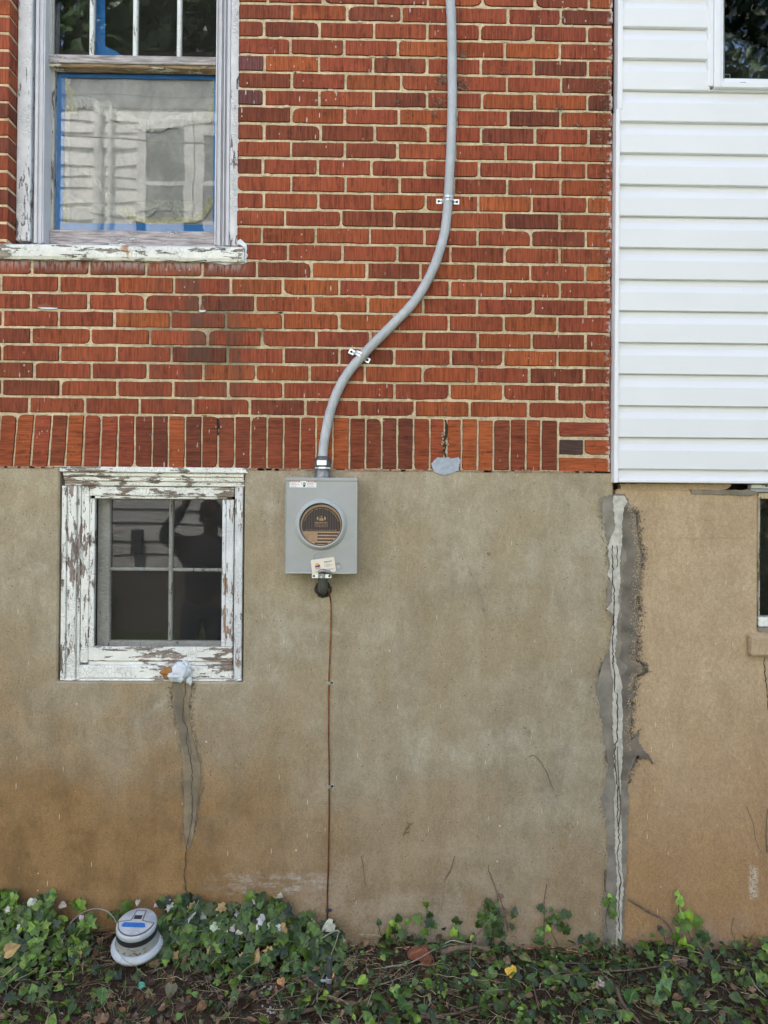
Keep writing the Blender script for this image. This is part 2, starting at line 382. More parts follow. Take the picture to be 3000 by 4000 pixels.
M['bark'] = plain('bark', (0.15, 0.105, 0.07), 0.9, 0, 0.35, 60, 0.003)
M['bark_l'] = plain('pale_bark', (0.30, 0.255, 0.20), 0.9, 0, 0.3, 60, 0.002)
M['stone'] = plain('pale_stone', (0.50, 0.48, 0.44), 0.9, 0, 0.2, 40, 0.002)
M['terracotta'] = plain('broken_brick', (0.23, 0.085, 0.045), 0.9, 0, 0.2, 40, 0.003)
M['greytube'] = plain('grey_plastic_ring', (0.17, 0.17, 0.16), 0.35, 0.2, 0.2, 20)
M['grasstone'] = plain('lawn', (0.06, 0.09, 0.025), 0.9)

# ------------------------------------------------------------------ geometry helpers
class MB:
    def __init__(s): s.v, s.f, s.c = [], [], []; s.col = None
    def face(s, idx, col=None): s.f.append(tuple(idx)); s.c.append(col or s.col or (0.5, 0.5, 0.5))
    def add(s, vs, fs, col=None):
        b = len(s.v); s.v += [tuple(p) for p in vs]
        for f in fs: s.face([b+i for i in f], col)
    def box(s, x0, x1, y0, y1, z0, z1, col=None, mtx=None):
        vs = [Vector((x, y, z)) for x in (x0, x1) for y in (y0, y1) for z in (z0, z1)]
        if mtx: vs = [mtx @ p for p in vs]
        s.add(vs, [(0, 1, 3, 2), (4, 6, 7, 5), (0, 4, 5, 1), (2, 3, 7, 6), (0, 2, 6, 4), (1, 5, 7, 3)], col); return s
    def tube(s, pts, r, seg=8, col=None, cap=True, twist=0.0, lobe=0.0, nl=4):
        pts = [Vector(p) for p in pts]; n = len(pts)
        rs = r if isinstance(r, (list, tuple)) else [r]*n
        t = (pts[1]-pts[0]).normalized(); a = t.orthogonal().normalized()
        b0 = len(s.v); L = 0.0
        for i, p in enumerate(pts):
            if i: L += (p-pts[i-1]).length
            tn = (pts[min(i+1, n-1)]-pts[max(i-1, 0)])
            tn = tn.normalized() if tn.length > 1e-9 else t
            q = t.rotation_difference(tn); a = (q @ a).normalized(); t = tn; bb = t.cross(a)
            for k in range(seg):
                th = 2*math.pi*k/seg
                rr = rs[i]*(1+lobe*abs(math.cos(nl*0.5*(th+twist*L)))-lobe*0.6)
                s.v.append(tuple(p+(a*math.cos(th)+bb*math.sin(th))*rr))
        for i in range(n-1):
            for k in range(seg):
                k2 = (k+1) % seg
                s.face((b0+i*seg+k, b0+i*seg+k2, b0+(i+1)*seg+k2, b0+(i+1)*seg+k), col)
        if cap:
            s.face([b0+k for k in range(seg)][::-1], col); s.face([b0+(n-1)*seg+k for k in range(seg)], col)
        return s
    def lathe(s, prof, mtx, seg=40, col=None, sx=1.0):
        """prof: (radius, height) list about local Z"""
        b0 = len(s.v)
        for r_, h in prof:
            for k in range(seg):
                th = 2*math.pi*k/seg
                s.v.append(tuple(mtx @ Vector((r_*math.cos(th)*sx, r_*math.sin(th), h))))
        for i in range(len(prof)-1):
            for k in range(seg):
                k2 = (k+1) % seg
                s.face((b0+i*seg+k, b0+i*seg+k2, b0+(i+1)*seg+k2, b0+(i+1)*seg+k), col)
        return s
    def prism(s, poly, y0, y1, col=None):
        """poly: (x,z) outline, extruded from y0 (front, smaller y) to y1"""
        n = len(poly); b = len(s.v)
        s.v += [(p[0], y0, p[1]) for p in poly]+[(p[0], y1, p[1]) for p in poly]
        s.face([b+i for i in range(n)], col); s.face([b+n+i for i in range(n)][::-1], col)
        for i in range(n): s.face((b+i, b+n+i, b+n+(i+1) % n, b+(i+1) % n), col)
        return s
    def build(s, name, m, parent=None, smooth=False, bevel=0.0, origin=None, segs=1):
        me = bpy.data.meshes.new(name)
        vs = s.v
        if origin is not None: vs = [(v[0]-origin[0], v[1]-origin[1], v[2]-origin[2]) for v in vs]
        me.from_pydata(vs, [], s.f); me.update()
        ca = me.color_attributes.new('Col', 'FLOAT_COLOR', 'CORNER')
        buf = []
        for f, c in zip(s.f, s.c): buf += [c[0], c[1], c[2], 1.0]*len(f)
        ca.data.foreach_set('color', buf)
        if smooth: me.polygons.foreach_set('use_smooth', [True]*len(me.polygons))
        me.materials.append(M[m] if isinstance(m, str) else m)
        o = bpy.data.objects.new(name, me); COL.objects.link(o)
        if origin is not None: o.location = origin
        if bevel:
            md = o.modifiers.new('bevel', 'BEVEL'); md.width = bevel; md.segments = segs; md.limit_method = 'ANGLE'; md.angle_limit = R(35)
        if parent is not None:
            o.parent = parent
            o.matrix_parent_inverse = pw(parent).inverted()
        return o
def pw(o):
    m = Matrix.LocRotScale(o.location, o.rotation_euler, o.scale)
    if o.parent: m = pw(o.parent) @ o.matrix_parent_inverse @ m
    return m
def tag(o, label=None, cat=None, group=None, kind=None):
    if label: o['label'] = label
    if cat: o['category'] = cat
    if group: o['group'] = group
    if kind: o['kind'] = kind
    return o
def thing(name, loc, label, cat, group=None):
    o = bpy.data.objects.new(name, None); COL.objects.link(o); o.location = loc; o.empty_display_size = 0.1
    return tag(o, label, cat, group)
def fixn(o):
    """make face normals point outwards"""
    import bmesh
    bm = bmesh.new(); bm.from_mesh(o.data); bmesh.ops.recalc_face_normals(bm, faces=bm.faces); bm.to_mesh(o.data); bm.free(); return o
def holes_wall(mb, x0, x1, z0, z1, holes, y0, y1, col=None):
    """front face at y0 with rectangular holes (hx0,hx1,hz0,hz1), reveals going back to y1"""
    xs = sorted({x0, x1, *[h[0] for h in holes], *[h[1] for h in holes]})
    zs = sorted({z0, z1, *[h[2] for h in holes], *[h[3] for h in holes]})
    xs = [x for x in xs if x0 <= x <= x1]; zs = [z for z in zs if z0 <= z <= z1]
    idx = {}
    def V(x, y, z):
        k = (x, y, z)
        if k not in idx: idx[k] = len(mb.v); mb.v.append(k)
        return idx[k]
    solid = lambda xa, xb, za, zb: not any(h[0] <= (xa+xb)/2 <= h[1] and h[2] <= (za+zb)/2 <= h[3] for h in holes)
    nx, nz = len(xs)-1, len(zs)-1
    sol = [[solid(xs[i], xs[i+1], zs[j], zs[j+1]) for j in range(nz)] for i in range(nx)]
    S_ = lambda i, j: 0 <= i < nx and 0 <= j < nz and sol[i][j]
    for i in range(nx):
        for j in range(nz):
            if not sol[i][j]: continue
            a, b, c, d = xs[i], xs[i+1], zs[j], zs[j+1]
            mb.face((V(a, y0, c), V(b, y0, c), V(b, y0, d), V(a, y0, d)), col)
            mb.face((V(a, y1, d), V(b, y1, d), V(b, y1, c), V(a, y1, c)), col)
            if not S_(i-1, j): mb.face((V(a, y0, c), V(a, y0, d), V(a, y1, d), V(a, y1, c)), col)
            if not S_(i+1, j): mb.face((V(b, y0, c), V(b, y1, c), V(b, y1, d), V(b, y0, d)), col)
            if not S_(i, j-1): mb.face((V(a, y0, c), V(a, y1, c), V(b, y1, c), V(b, y0, c)), col)
            if not S_(i, j+1): mb.face((V(a, y0, d), V(b, y0, d), V(b, y1, d), V(a, y1, d)), col)
    return mb
def text_mb(mb, body, size, mtx, bold=0.0, align='CENTER', thick=0.0004, sx=1.0, col=None):
    """lettering as flat mesh: text lies in local XZ plane of mtx, facing -Y"""
    cu = bpy.data.curves.new('t', 'FONT'); cu.body = body; cu.size = size; cu.align_x = align; cu.align_y = 'CENTER'
    cu.extrude = thick; cu.offset = bold; cu.resolution_u = 3
    o = bpy.data.objects.new('t', cu); COL.objects.link(o)
    dg = bpy.context.evaluated_depsgraph_get(); me = bpy.data.meshes.new_from_object(o.evaluated_get(dg))
    mb.add([mtx @ Vector((v.co.x*sx, -v.co.z, v.co.y)) for v in me.vertices], [tuple(p.vertices) for p in me.polygons], col)
    bpy.data.objects.remove(o); bpy.data.curves.remove(cu); bpy.data.meshes.remove(me)
def pl(uv, y=0.0): return [W(u, v, y) for u, v in uv]
def smooth_path(pts, n=6):
    """Catmull-Rom through pts"""
    pts = [Vector(p) for p in pts]; out = []
    P = [pts[0]*2-pts[1]]+pts+[pts[-1]*2-pts[-2]]
    for i in range(1, len(P)-2):
        for k in range(n):
            t = k/n; a, b, c, d = P[i-1], P[i], P[i+1], P[i+2]
            out.append(0.5*((2*b)+(c-a)*t+(2*a-5*b+4*c-d)*t*t+(3*b-a-3*c+d)*t**3))
    out.append(pts[-1]); return out
# ================================================================== BRICK HOUSE
Z0 = PZ(1629)                                   # bed joint on top of the soldier course
HR = (PZ(87)-Z0)/23.0                           # course height
ZS = PZ(1836)                                   # foot of the brickwork
XR = W(2389, 1000).x                            # right end of the brick wall
OX0, OX1 = PX(33, 500), PX(930, 500)            # big window opening
KW = 9                                          # the opening starts above course 8
OZ0 = Z0+KW*HR-0.006; OZ1 = Z0+38*HR
house = thing('brick_house', (0, 0, 0), 'red brick house wall on a weathered stucco foundation', 'house')
BACK = 8.0
rows = {
 0: [112, 330, 544, 753, 975, 1193, 1403, 1620, 1835, 2063, 2283], 1: [7, 236, 456, 675, 891, 1105, 1325, 1541, 1757, 1966, 2177],
 2: [133, 357, 576, 793, 998, 1210, 1425, 1651, 1861, 2068, 2283], 3: [7, 234, 455, 669, 889, 1108, 1325, 1541, 1761, 1967, 2178],
 4: [121, 353, 586, 810, 1023, 1235, 1446, 1656, 1866, 2078, 2288], 5: [228, 446, 666, 883, 1105, 1324, 1539, 1752, 1969, 2178],
 6: [119, 344, 565, 781, 996, 1222, 1438, 1653, 1864, 2083, 2289], 7: [3, 229, 456, 679, 901, 1104, 1325, 1546, 1758, 1972, 2188],
 8: [124, 348, 570, 790, 1003, 1217, 1433, 1642, 1859, 2072, 2288], 9: [1125, 1338, 1552, 1761, 1972, 2187],
 10: [1022, 1233, 1445, 1658, 1866, 2075, 2289], 11: [1113, 1332, 1541, 1757, 1970, 2187], 12: [1029, 1242, 1454, 1663, 1869, 2078, 2294],
 13: [1137, 1350, 1561, 1773, 1981, 2190], 14: [1026, 1240, 1450, 1660, 1871, 2086, 2291], 15: [1136, 1347, 1553, 1778, 1976, 2188],
 16: [1031, 1252, 1464, 1672, 1880, 2090, 2300], 17: [1137, 1347, 1558, 1784, 1986, 2190], 18: [1031, 1248, 1459, 1669, 1883, 2090, 2295],
 19: [1139, 1350, 1568, 1781, 1981, 2192], 20: [1033, 1246, 1458, 1668, 1879, 2086, 2297], 21: [1134, 1345, 1555, 1775, 1972, 2187],
 22: [1031, 1248, 1461, 1669, 1875, 2084, 2294], 23: [1140, 1356, 1568, 1778, 1984, 2192], 24: [1045, 1262, 1468, 1672, 1885, 2090, 2301]}
PAL_RED = [(0.279, 0.063, 0.027), (0.257, 0.058, 0.026), (0.294, 0.071, 0.028), (0.245, 0.056, 0.026)]
PAL_ORG = [(0.329, 0.084, 0.026), (0.342, 0.092, 0.027), (0.314, 0.076, 0.024)]
PAL_DRK = [(0.182, 0.048, 0.022), (0.151, 0.042, 0.022), (0.201, 0.050, 0.022)]
def brick_col(rng, x, z):
    po = 0.16 + (0.16 if z < Z0+9*HR and x > -0.5 else 0.0)
    pd = 0.2 + (0.15 if x < -0.35 else 0.0)
    t = rng.random(); p = PAL_ORG if t < po else PAL_DRK if t > 1-pd else PAL_RED
    m_ = rng.random()*0.45; q_ = rng.choice(PAL_RED); c = tuple(a*(1-m_)+b*m_ for a, b in zip(rng.choice(p), q_)); k = rng.uniform(0.88, 1.1)
    return tuple(a*k for a in c)
def brick(mb, rng, x0, x1, z0, z1, col, yf=0.0, yb=0.09, lean=0.0, ragged=1.0):
    """one brick: worn outline with rounded or knocked corners, chamfered front edge"""
    poly = []
    cs = [(x0, z0, 1, 1), (x1, z0, -1, 1), (x1, z1, -1, -1), (x0, z1, 1, -1)]
    L = x1-x0; H = z1-z0
    for ci, (cx, cz, sx, sz) in enumerate(cs):
        r = rng.choice((0.0015, 0.002, 0.003, 0.003, 0.004, 0.006, 0.010))
        if rng.random() < 0.05: r = 0.022
        rx = min(r*rng.uniform(0.8, 1.4), L*0.3); rz = min(r*rng.uniform(0.7, 1.1), H*0.35)
        pts = [(cx, cz+sz*rz), (cx+sx*rx*0.3, cz+sz*rz*0.3), (cx+sx*rx, cz)]
        if ci % 2: pts = pts[::-1]
        poly += pts
        # ragged points along the following edge
        nx_, nz_ = cs[(ci+1) % 4][0], cs[(ci+1) % 4][1]
        ne = max(2, int((abs(nx_-cx)+abs(nz_-cz))/0.028))
        for k in range(1, ne):
            t = k/ne
            if t*(abs(nx_-cx)+abs(nz_-cz)) < 0.018 or (1-t)*(abs(nx_-cx)+abs(nz_-cz)) < 0.018: continue
            j = rng.gauss(0, 0.0007)*ragged
            px_, pz_ = cx+(nx_-cx)*t, cz+(nz_-cz)*t
            if abs(nx_-cx) > abs(nz_-cz): pz_ += j
            else: px_ += j
            poly.append((px_, pz_))
    poly = [(p[0]+lean*(p[1]-z1), p[1]) for p in poly]
    cx, cz = (x0+x1)/2, (z0+z1)/2; n = len(poly); b = len(mb.v); ch = 0.0016
    dk_ = tuple(a*0.42 for a in col) if yb > 0 and not (abs(x1-OX0) < 0.012 and z0 > OZ0-.05) else col  # side and chamfer faces darkened: dirty edges plus a painted joint shadow outline
    tilt = rng.gauss(0, 0.004); dy = rng.gauss(0, 0.0007)
    def ins(p):
        dx, dz = p[0]-cx, p[1]-cz
        return (p[0]-math.copysign(min(ch, abs(dx)), dx), p[1]-math.copysign(min(ch, abs(dz)), dz))
    for p in poly: q = ins(p); mb.v.append((q[0], yf+dy+tilt*(q[0]-cx)*0.1, q[1]))
    for p in poly: mb.v.append((p[0], yf+dy+ch*1.3, p[1]))
    for p in poly: mb.v.append((p[0], yb, p[1]))
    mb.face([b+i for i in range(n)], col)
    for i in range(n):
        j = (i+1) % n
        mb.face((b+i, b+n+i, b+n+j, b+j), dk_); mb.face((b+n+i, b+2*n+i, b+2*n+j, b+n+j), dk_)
rng = random.Random(11)
bm_ = MB(); XL = -3.6; J = 0.0054
NR = 44
for k in range(NR):
    za, zb = Z0+k*HR+J*0.95, Z0+(k+1)*HR-J*0.95
    vmid = 1629-67.04*(k+0.5)
    us = rows.get(k)
    if us: xs = [W(u, vmid+(u-1500)*0.0055).x if False else W(u, vmid).x for u in us]
    else:
        xs = [W(u, 30).x+(0.0) for u in (rows[24] if k % 2 == 0 else rows[23])]
    seq = [x for x in xs if x < XR-0.02]+[XR+J]
    first = seq[0]
    if k < KW or k >= 38:                        # unbroken courses run on to the left
        while seq[0] > XL: seq.insert(0, seq[0]-0.2165)
        parts = list(zip(seq[:-1], seq[1:]))
    else:
        parts = list(zip([OX1-J]+seq[:-1], seq))  # right of the window
        e = OX0+J; s_ = [e, e-(0.213 if k % 2 else 0.105)]
        while s_[-1] > XL: s_.append(s_[-1]-0.2165)
        s_ = s_[::-1]; parts += list(zip(s_[:-1], s_[1:]))
    for a, b in parts:
        if b < XL or b-a < 0.03: continue
        a2, b2 = a+J*rng.uniform(0.8, 1.15), b-J*rng.uniform(0.8, 1.15)
        c = brick_col(rng, a, za)
        if k in (20, 18, 17) and abs(a-(OX1-J)) < 1e-6: c = (0.15, 0.055, 0.05) if k != 17 else c
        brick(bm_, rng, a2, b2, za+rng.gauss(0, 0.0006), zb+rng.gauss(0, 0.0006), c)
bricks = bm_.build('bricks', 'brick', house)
# soldier course of upright bricks, and the three stretchers closing its right end
sj = [2, 67, 134, 202, 265, 330, 395, 461, 526, 594, 657, 723, 788, 851, 916, 978, 1043, 1107, 1172, 1234, 1300, 1365, 1428, 1491, 1552,
      1615, 1679, 1741, 1803, 1866, 1928, 1993, 2055, 2114, 2180]
sb = MB(); xs = [W(u, 1730).x for u in sj]
while xs[0] > XL: xs.insert(0, xs[0]-0.065)
za, zb = ZS+0.002, Z0-J*0.8
for i, (a, b) in enumerate(zip(xs[:-1], xs[1:])):
    c = brick_col(rng, a, 0)
    if rng.random() < 0.25: c = rng.choice(PAL_DRK)
    uu = proj((a, 0, za))[0]
    lean = 0.075*max(0, min(1, (520-uu)/400)) if uu > -400 else 0.075
    g2 = J*0.62
    wide = (1735 < uu < 1748)
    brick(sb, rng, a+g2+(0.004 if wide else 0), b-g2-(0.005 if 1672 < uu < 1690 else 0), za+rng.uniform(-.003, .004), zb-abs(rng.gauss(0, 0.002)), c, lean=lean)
xa = W(2180, 1730).x+J; 
for j, (v0, v1, cuts) in enumerate(((1642, 1698, [2184, 2388]), (1711, 1768, [2184, 2283, 2388]), (1782, 1836, [2184, 2388]))):
    cx_ = [W(u, 1730).x for u in cuts]; cx_[-1] = XR
    for n_, (a, b) in enumerate(zip(cx_[:-1], cx_[1:])):
        c = (0.075, 0.045, 0.038) if (j == 1 and n_ == 0) else brick_col(rng, a, 0)
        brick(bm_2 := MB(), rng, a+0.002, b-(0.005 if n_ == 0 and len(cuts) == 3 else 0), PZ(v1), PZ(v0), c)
        base = len(sb.v); sb.v += bm_2.v; sb.f += [tuple(i+base for i in f) for f in bm_2.f]; sb.c += bm_2.c
soldier = sb.build('soldier_course', 'soldier', house)
# mortar: one recessed body behind the brick faces, with the window opening
mm = MB(); holes_wall(mm, XL+0.01, XR-0.004, ZS+0.001, Z0+NR*HR, [(OX0-0.004, OX1+0.004, OZ0, OZ1)], 0.0042, 0.085)
mort = mm.build('mortar', 'mortar', house)
# rough pointing: a few proud smears of mortar where the joints are full
pm = MB(); rp = random.Random(5)
for k in range(26):
    for _ in range(5):
        x = rp.uniform(-1.5, 0.85); z = Z0+k*HR
        if OX0-0.02 < x < OX1+0.02 and k >= KW: continue
        n = 9; rx, rz = rp.uniform(0.008, 0.022), rp.uniform(0.003, 0.0065)
        pm.prism([(x+rx*math.cos(t)*rp.uniform(.6, 1.1), z+rz*math.sin(t)*rp.uniform(.6, 1.2)) for t in [2*math.pi*i/n for i in range(n)]], 0.0005, 0.006)
tag(pm.build('pointing_smears', 'mortar', house), kind='stuff')
# body of the house behind the wall and the roof (they shade this side)
bd = MB(); zt = Z0+NR*HR
holes_wall(bd, XL+0.02, XR-0.02, -0.3, zt-0.02, [], 0.5, BACK); bd.build('rear_walls', 'cavity', house)
rf = MB(); ym = BACK/2; 
rf.add([(XL-0.3, -0.06, zt), (XR+0.05, -0.06, zt), (XR+0.05, ym, zt+2.2), (XL-0.3, ym, zt+2.2), (XL-0.3, BACK+.3, zt), (XR+0.05, BACK+.3, zt)],
       [(0, 1, 2, 3), (3, 2, 5, 4), (0, 3, 4), (1, 5, 2), (0, 4, 5, 1)])
M['shingle'] = plain('roof_shingles', (0.10, 0.095, 0.09), 0.9, 0, 0.3, 30)
rf.build('roof', 'shingle', house)

# ---- stucco foundation of the brick house, with the basement window hole
BX0, BX1 = W(228, 2250).x, W(953, 2250).x; BZ0, BZ1 = PZ(2664, 600), ZS
fm = MB(); XF = W(2393, 2500).x
holes_wall(fm, XL, XF, -0.5, ZS-0.0005, [(BX0, BX1, BZ0, BZ1+1)], -0.001, 0.30)
fnd = fm.build('foundation_wall', 'stucco', house, bevel=0.006)
# ragged reddish mortar line where stucco meets brick
lm = MB(); rl = random.Random(3)
x = XL
while x < XR-0.01:
    if not (BX0-0.01 < x+0.03 < BX1+0.02):
        n = 10; w_ = rl.uniform(0.03, 0.07); hh = rl.uniform(0.003, 0.007)
        pts = [(x+w_*i/n, ZS-0.002-hh*rl.uniform(0.3, 1)) for i in range(n+1)]+[(x+w_*i/n, ZS+hh*rl.uniform(0.1, 0.9)) for i in range(n, -1, -1)]
        lm.prism(pts, -0.0035, 0.004)
    x += rl.uniform(0.03, 0.07)
tag(lm.build('edge_mortar', 'mortar_red', house), kind='stuff')

# ---- big double-hung window (recessed behind the brick face)
win = MB(); YC = 0.058
def ux(u, v, y): return W(u, v, y).x
def vz(v, u, y): return W(u, v, y).z
wx0, wx1 = OX0+0.001, OX1-0.001
ztop = OZ1-0.002; zsill = vz(942, 300, YC)
# outer casing boards
cl = MB(); xcl = ux(120, 500, YC); cl.box(wx0, xcl, YC, YC+0.05, zsill, ztop)
window = thing('window', ((wx0+wx1)/2, YC, zsill), None, None); window.parent = house
cz = cl.build('casing', 'casepaint', window, bevel=0.004)
cr = MB(); xcr = ux(899, 500, YC); cr.box(xcr, wx1, YC, YC+0.05, zsill-0.012, ztop); cr.build('casing', 'casepaint', window, bevel=0.004)
ch = MB(); ch.box(xcl+0.002, xcr-0.002, YC, YC+0.05, ztop-0.09, ztop); ch.build('casing', 'casepaint', window, bevel=0.004)
bv = W(148, 900, YC)
# storm window tracks: fins and channels
def track(pairs, name):
    t = MB()
    for (ua, ub, y0, y1) in pairs:
        t.box(ux(ua, 500, y0), ux(ub, 500, y0), y0, y1, zsill-0.004, ztop-0.09)
    return t.build(name, 'track', window, bevel=0.0015)
track([(122, 134, 0.086, 0.12), (135.5, 148, 0.070, 0.12), (149.5, 167, 0.078, 0.12), (168, 173, 0.066, 0.14)], 'storm_track')
track([(841, 847, 0.066, 0.14), (848, 864, 0.074, 0.12), (866, 870, 0.084, 0.12), (872, 878, 0.073, 0.12), (880, 884, 0.084, 0.12), (885, 898, 0.071, 0.12)], 'storm_track')
# inner jamb beside the lower sash
YL = 0.135; YU = 0.105
jm = MB(); jm.box(ux(174, 500, 0.13), ux(210, 600, 0.128), 0.126, 0.2, zsill-0.01, vz(262, 250, 0.126)); jm.build('parting_stop', 'stoppaint', window, bevel=0.003)
jr = MB(); jr.box(wx1-0.095, wx1-0.04, 0.15, 0.2, zsill-0.01, ztop-0.09); jr.build('parting_stop', 'stoppaint', window, bevel=0.003)
# upper sash
us = MB()
xa, xb = ux(176, 100, YU), ux(848, 100, YU)
zm0, zm1 = vz(246, 500, YU-0.012), vz(214, 500, YU-0.012)
us.box(xa, ux(201, 100, YU), YU, YU+0.035, zm0, ztop-0.09)
us.build('upper_sash_stile', 'stoppaint', window, bevel=0.003)
ur = MB(); ur.box(xa-0.001, xb, YU-0.010, YU+0.040, zm0, zm1); rail = ur.build('upper_sash_rail', 'railwood', window, bevel=0.003)
uu_ = MB(); uu_.box(xa, xb, YU-0.004, YU+0.034, vz(267, 500, YU), zm0-0.001); uu_.build('rail_underside', 'undersash', window, bevel=0.002)
for u in (357, 527, 699):
    mu = MB(); x = ux(u, 100, YU+0.008); mu.box(x-0.0085, x+0.0085, YU+0.008, YU+0.03, zm1-0.004, ztop-0.09); mu.build('muntin', 'muntin', window, bevel=0.003)
gp = MB(); gp.box(ux(200, 100, YU), xb, YU+0.022, YU+0.024, zm1-0.004, ztop-0.095); gp.build('upper_pane', 'pane', window)
st = MB(); st.box(ux(199, 100, YU+0.02), ux(213, 100, YU+0.02), YU+0.012, YU+0.021, zm1-0.003, ztop-0.09); st.build('glazing_strip', 'trackd', window)
# blue tape hanging behind the second upper pane
bt = MB(); yb = YU+0.045
bt.prism([(ux(360, 0, yb), vz(228, 360, yb)), (ux(492, 0, yb), vz(228, 480, yb)), (ux(455, 0, yb), vz(200, 440, yb)), (ux(412, 0, yb), vz(180, 412, yb)), (ux(409, 0, yb), vz(-200, 412, yb)), (ux(366, 0, yb), vz(-200, 362, yb))], yb, yb+0.0006)
bt.build('tape_strip', 'blue_tape', window)
# lower sash: weathered bottom rail, glass, blue taped border, plastic film
zr1, zr0 = vz(905, 500, YL-0.005), vz(945, 500, YL-0.02)
lr = MB(); lr.box(ux(200, 900, YL), ux(855, 900, YL), YL-0.020, YL+0.03, zr0-0.02, zr1); lr.build('lower_sash_rail', 'railwood', window, bevel=0.004)
gl = MB(); gx0, gx1 = ux(218, 600, YL), ux(850, 600, YL); gz1 = vz(255, 500, YL)
gl.box(gx0, gx1, YL+0.004, YL+0.006, zr1-0.003, gz1); gl.build('lower_pane', 'pane', window)
yt = YL+0.016
def X_(u): return ux(u, 600, yt)
def Z_(v): return vz(v, 530, yt)
fz = MB(); N_, K_ = 40, 40
rf_ = random.Random(9)
for i in range(N_+1):
    for j in range(K_+1):
        u = 235+(838-235)*i/N_; v = 300+(885-300)*j/K_
        y = yt+0.010+0.006*mnoise.noise(Vector((u*0.009, v*0.013, 0)))+0.0035*abs(mnoise.noise(Vector((u*0.03+v*0.02, v*0.04, 3))))
        fz.v.append((X_(u), y, Z_(v)))
for i in range(N_):
    for j in range(K_):
        a = i*(K_+1)+j; fz.face((a, a+1, a+K_+2, a+K_+1))
film = fz.build('plastic_film', 'film', window, smooth=True)
tp = MB()
holes_wall(tp, X_(216), X_(850), Z_(915), Z_(250), [(X_(250), X_(833), Z_(874), Z_(307))], yt, yt+0.0008); tp.build('tape_border', 'blue_tape', window)
# translucent yellowish masking tape gathered at the corners
def ribbon(name, uv, wd, m, y, parent, seed=1, crumple=0.004):
    r = random.Random(seed); mb = MB(); P = smooth_path([(u, v, 0) for u, v in uv], 8)
    for i, p in enumerate(P):
        t = (P[min(i+1, len(P)-1)]-P[max(0, i-1)]).normalized(); nrm = Vector((-t.y, t.x, 0))
        for s_ in (-1, -0.33, 0.33, 1):
            q = p+nrm*s_*wd*0.5*(0.85+0.3*r.random())
            mb.v.append((X_(q.x), y-r.random()*crumple, Z_(q.y)))
    for i in range(len(P)-1):
        for k in range(3):
            a = i*4+k; mb.face((a, a+4, a+5, a+1))
    o = mb.build(name, m, parent); md = o.modifiers.new('thick', 'SOLIDIFY'); md.thickness = 0.0005; return o
ym_ = yt+0.004
ribbon('masking_tape', [(246, 312), (262, 345), (285, 390), (268, 430), (300, 440)], 26, 'masking', ym_, window, 1)
ribbon('masking_tape', [(262, 310), (260, 500), (262, 700), (266, 870)], 18, 'filmclear', ym_+0.002, window, 2, 0.002)
ribbon('masking_tape', [(826, 310), (834, 350), (822, 420), (812, 470), (830, 400)], 20, 'masking', ym_, window, 3)
ribbon('masking_tape', [(240, 745), (252, 800), (245, 850), (262, 880)], 22, 'masking', ym_, window, 4)
ribbon('masking_tape', [(828, 770), (810, 810), (770, 850), (700, 856), (600, 862), (520, 845), (480, 815)], 26, 'masking', ym_, window, 5)
ribbon('film_fold', [(255, 405), (330, 400), (430, 440), (520, 475), (600, 490), (700, 465), (820, 450)], 46, 'filmclear', ym_+0.002, window, 6, 0.006)
ribbon('film_fold', [(300, 650), (360, 690), (430, 770), (480, 830), (520, 865)], 24, 'filmclear', ym_+0.002, window, 7, 0.005)
ribbon('film_fold', [(575, 845), (620, 805), (655, 792), (690, 825), (730, 848), (800, 830)], 16, 'filmclear', ym_+0.001, window, 8, 0.005)
ribbon('film_fold', [(250, 780), (420, 820), (600, 800), (760, 800)], 40, 'filmclear', ym_+0.003, window, 9, 0.006)
# room behind
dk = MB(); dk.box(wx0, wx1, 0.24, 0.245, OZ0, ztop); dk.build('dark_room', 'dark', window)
for xx in (wx0, wx1-0.004):
    d2 = MB(); d2.box(xx, xx+0.004, 0.112, 0.24, OZ0, ztop); d2.build('inner_lining', 'dark', window)
# sloping wooden sill with a worn nose
sp = MB()
sx0, sx1 = W(-60, 970).x, W(957, 980).x
ya, yb_ = -0.022, 0.16
zt_f = W(480, 962, ya).z; zb_f = W(480, 1016, ya).z; zt_b = zr0+0.004
nseg = 60
def sprof(x, i):
    j = 0.0015*mnoise.noise(Vector((x*30, 0, 0)))
    return [(yb_, zt_b), (ya+0.012, zt_f+0.008+j), (ya+0.002, zt_f+j), (ya, zt_f-0.006), (ya+j, zb_f+0.012), (ya+0.006, zb_f+0.001+j*2), (0.03, zb_f), (yb_, zb_f)]
for i in range(nseg+1):
    x = sx0+(sx1-sx0)*i/nseg
    for p in sprof(x, i): sp.v.append((x, *p))
for i in range(nseg):
    for k in range(8):
        a, b = i*8+k, i*8+(k+1) % 8; sp.face((a, b, b+8, a+8))
sp.face(range(8)); sp.face([nseg*8+k for k in range(8)][::-1])
sill = fixn(sp.build('sill', 'sillpaint', window))
# smear of white filler around the right end of the sill
sm = MB(); rs_ = random.Random(4)
def blob(mb, pts, y0, y1, jit=0.0): mb.prism([(W(u, v, y0).x+rs_.gauss(0, jit), W(u, v, y0).z+rs_.gauss(0, jit)) for u, v in pts], y0, y1)
blob(sm, [(928, 940), (940, 934), (952, 946), (960, 952), (965, 968), (963, 985), (968, 998), (960, 1012), (964, 1022), (948, 1030), (925, 1028), (880, 1032), (850, 1028), (800, 1024), (800, 1012), (900, 1010), (935, 1005), (948, 985), (948, 960), (925, 950)], -0.006, 0.004, 0.0012)
sm.build('filler_smear', 'paper', window)
bp = MB(); bp.box(wx1-0.05, wx1+0.02, 0.0, 0.09, zb_f-0.004, zb_f+0.0); bp.build('sill_bedding', 'mortar', window)

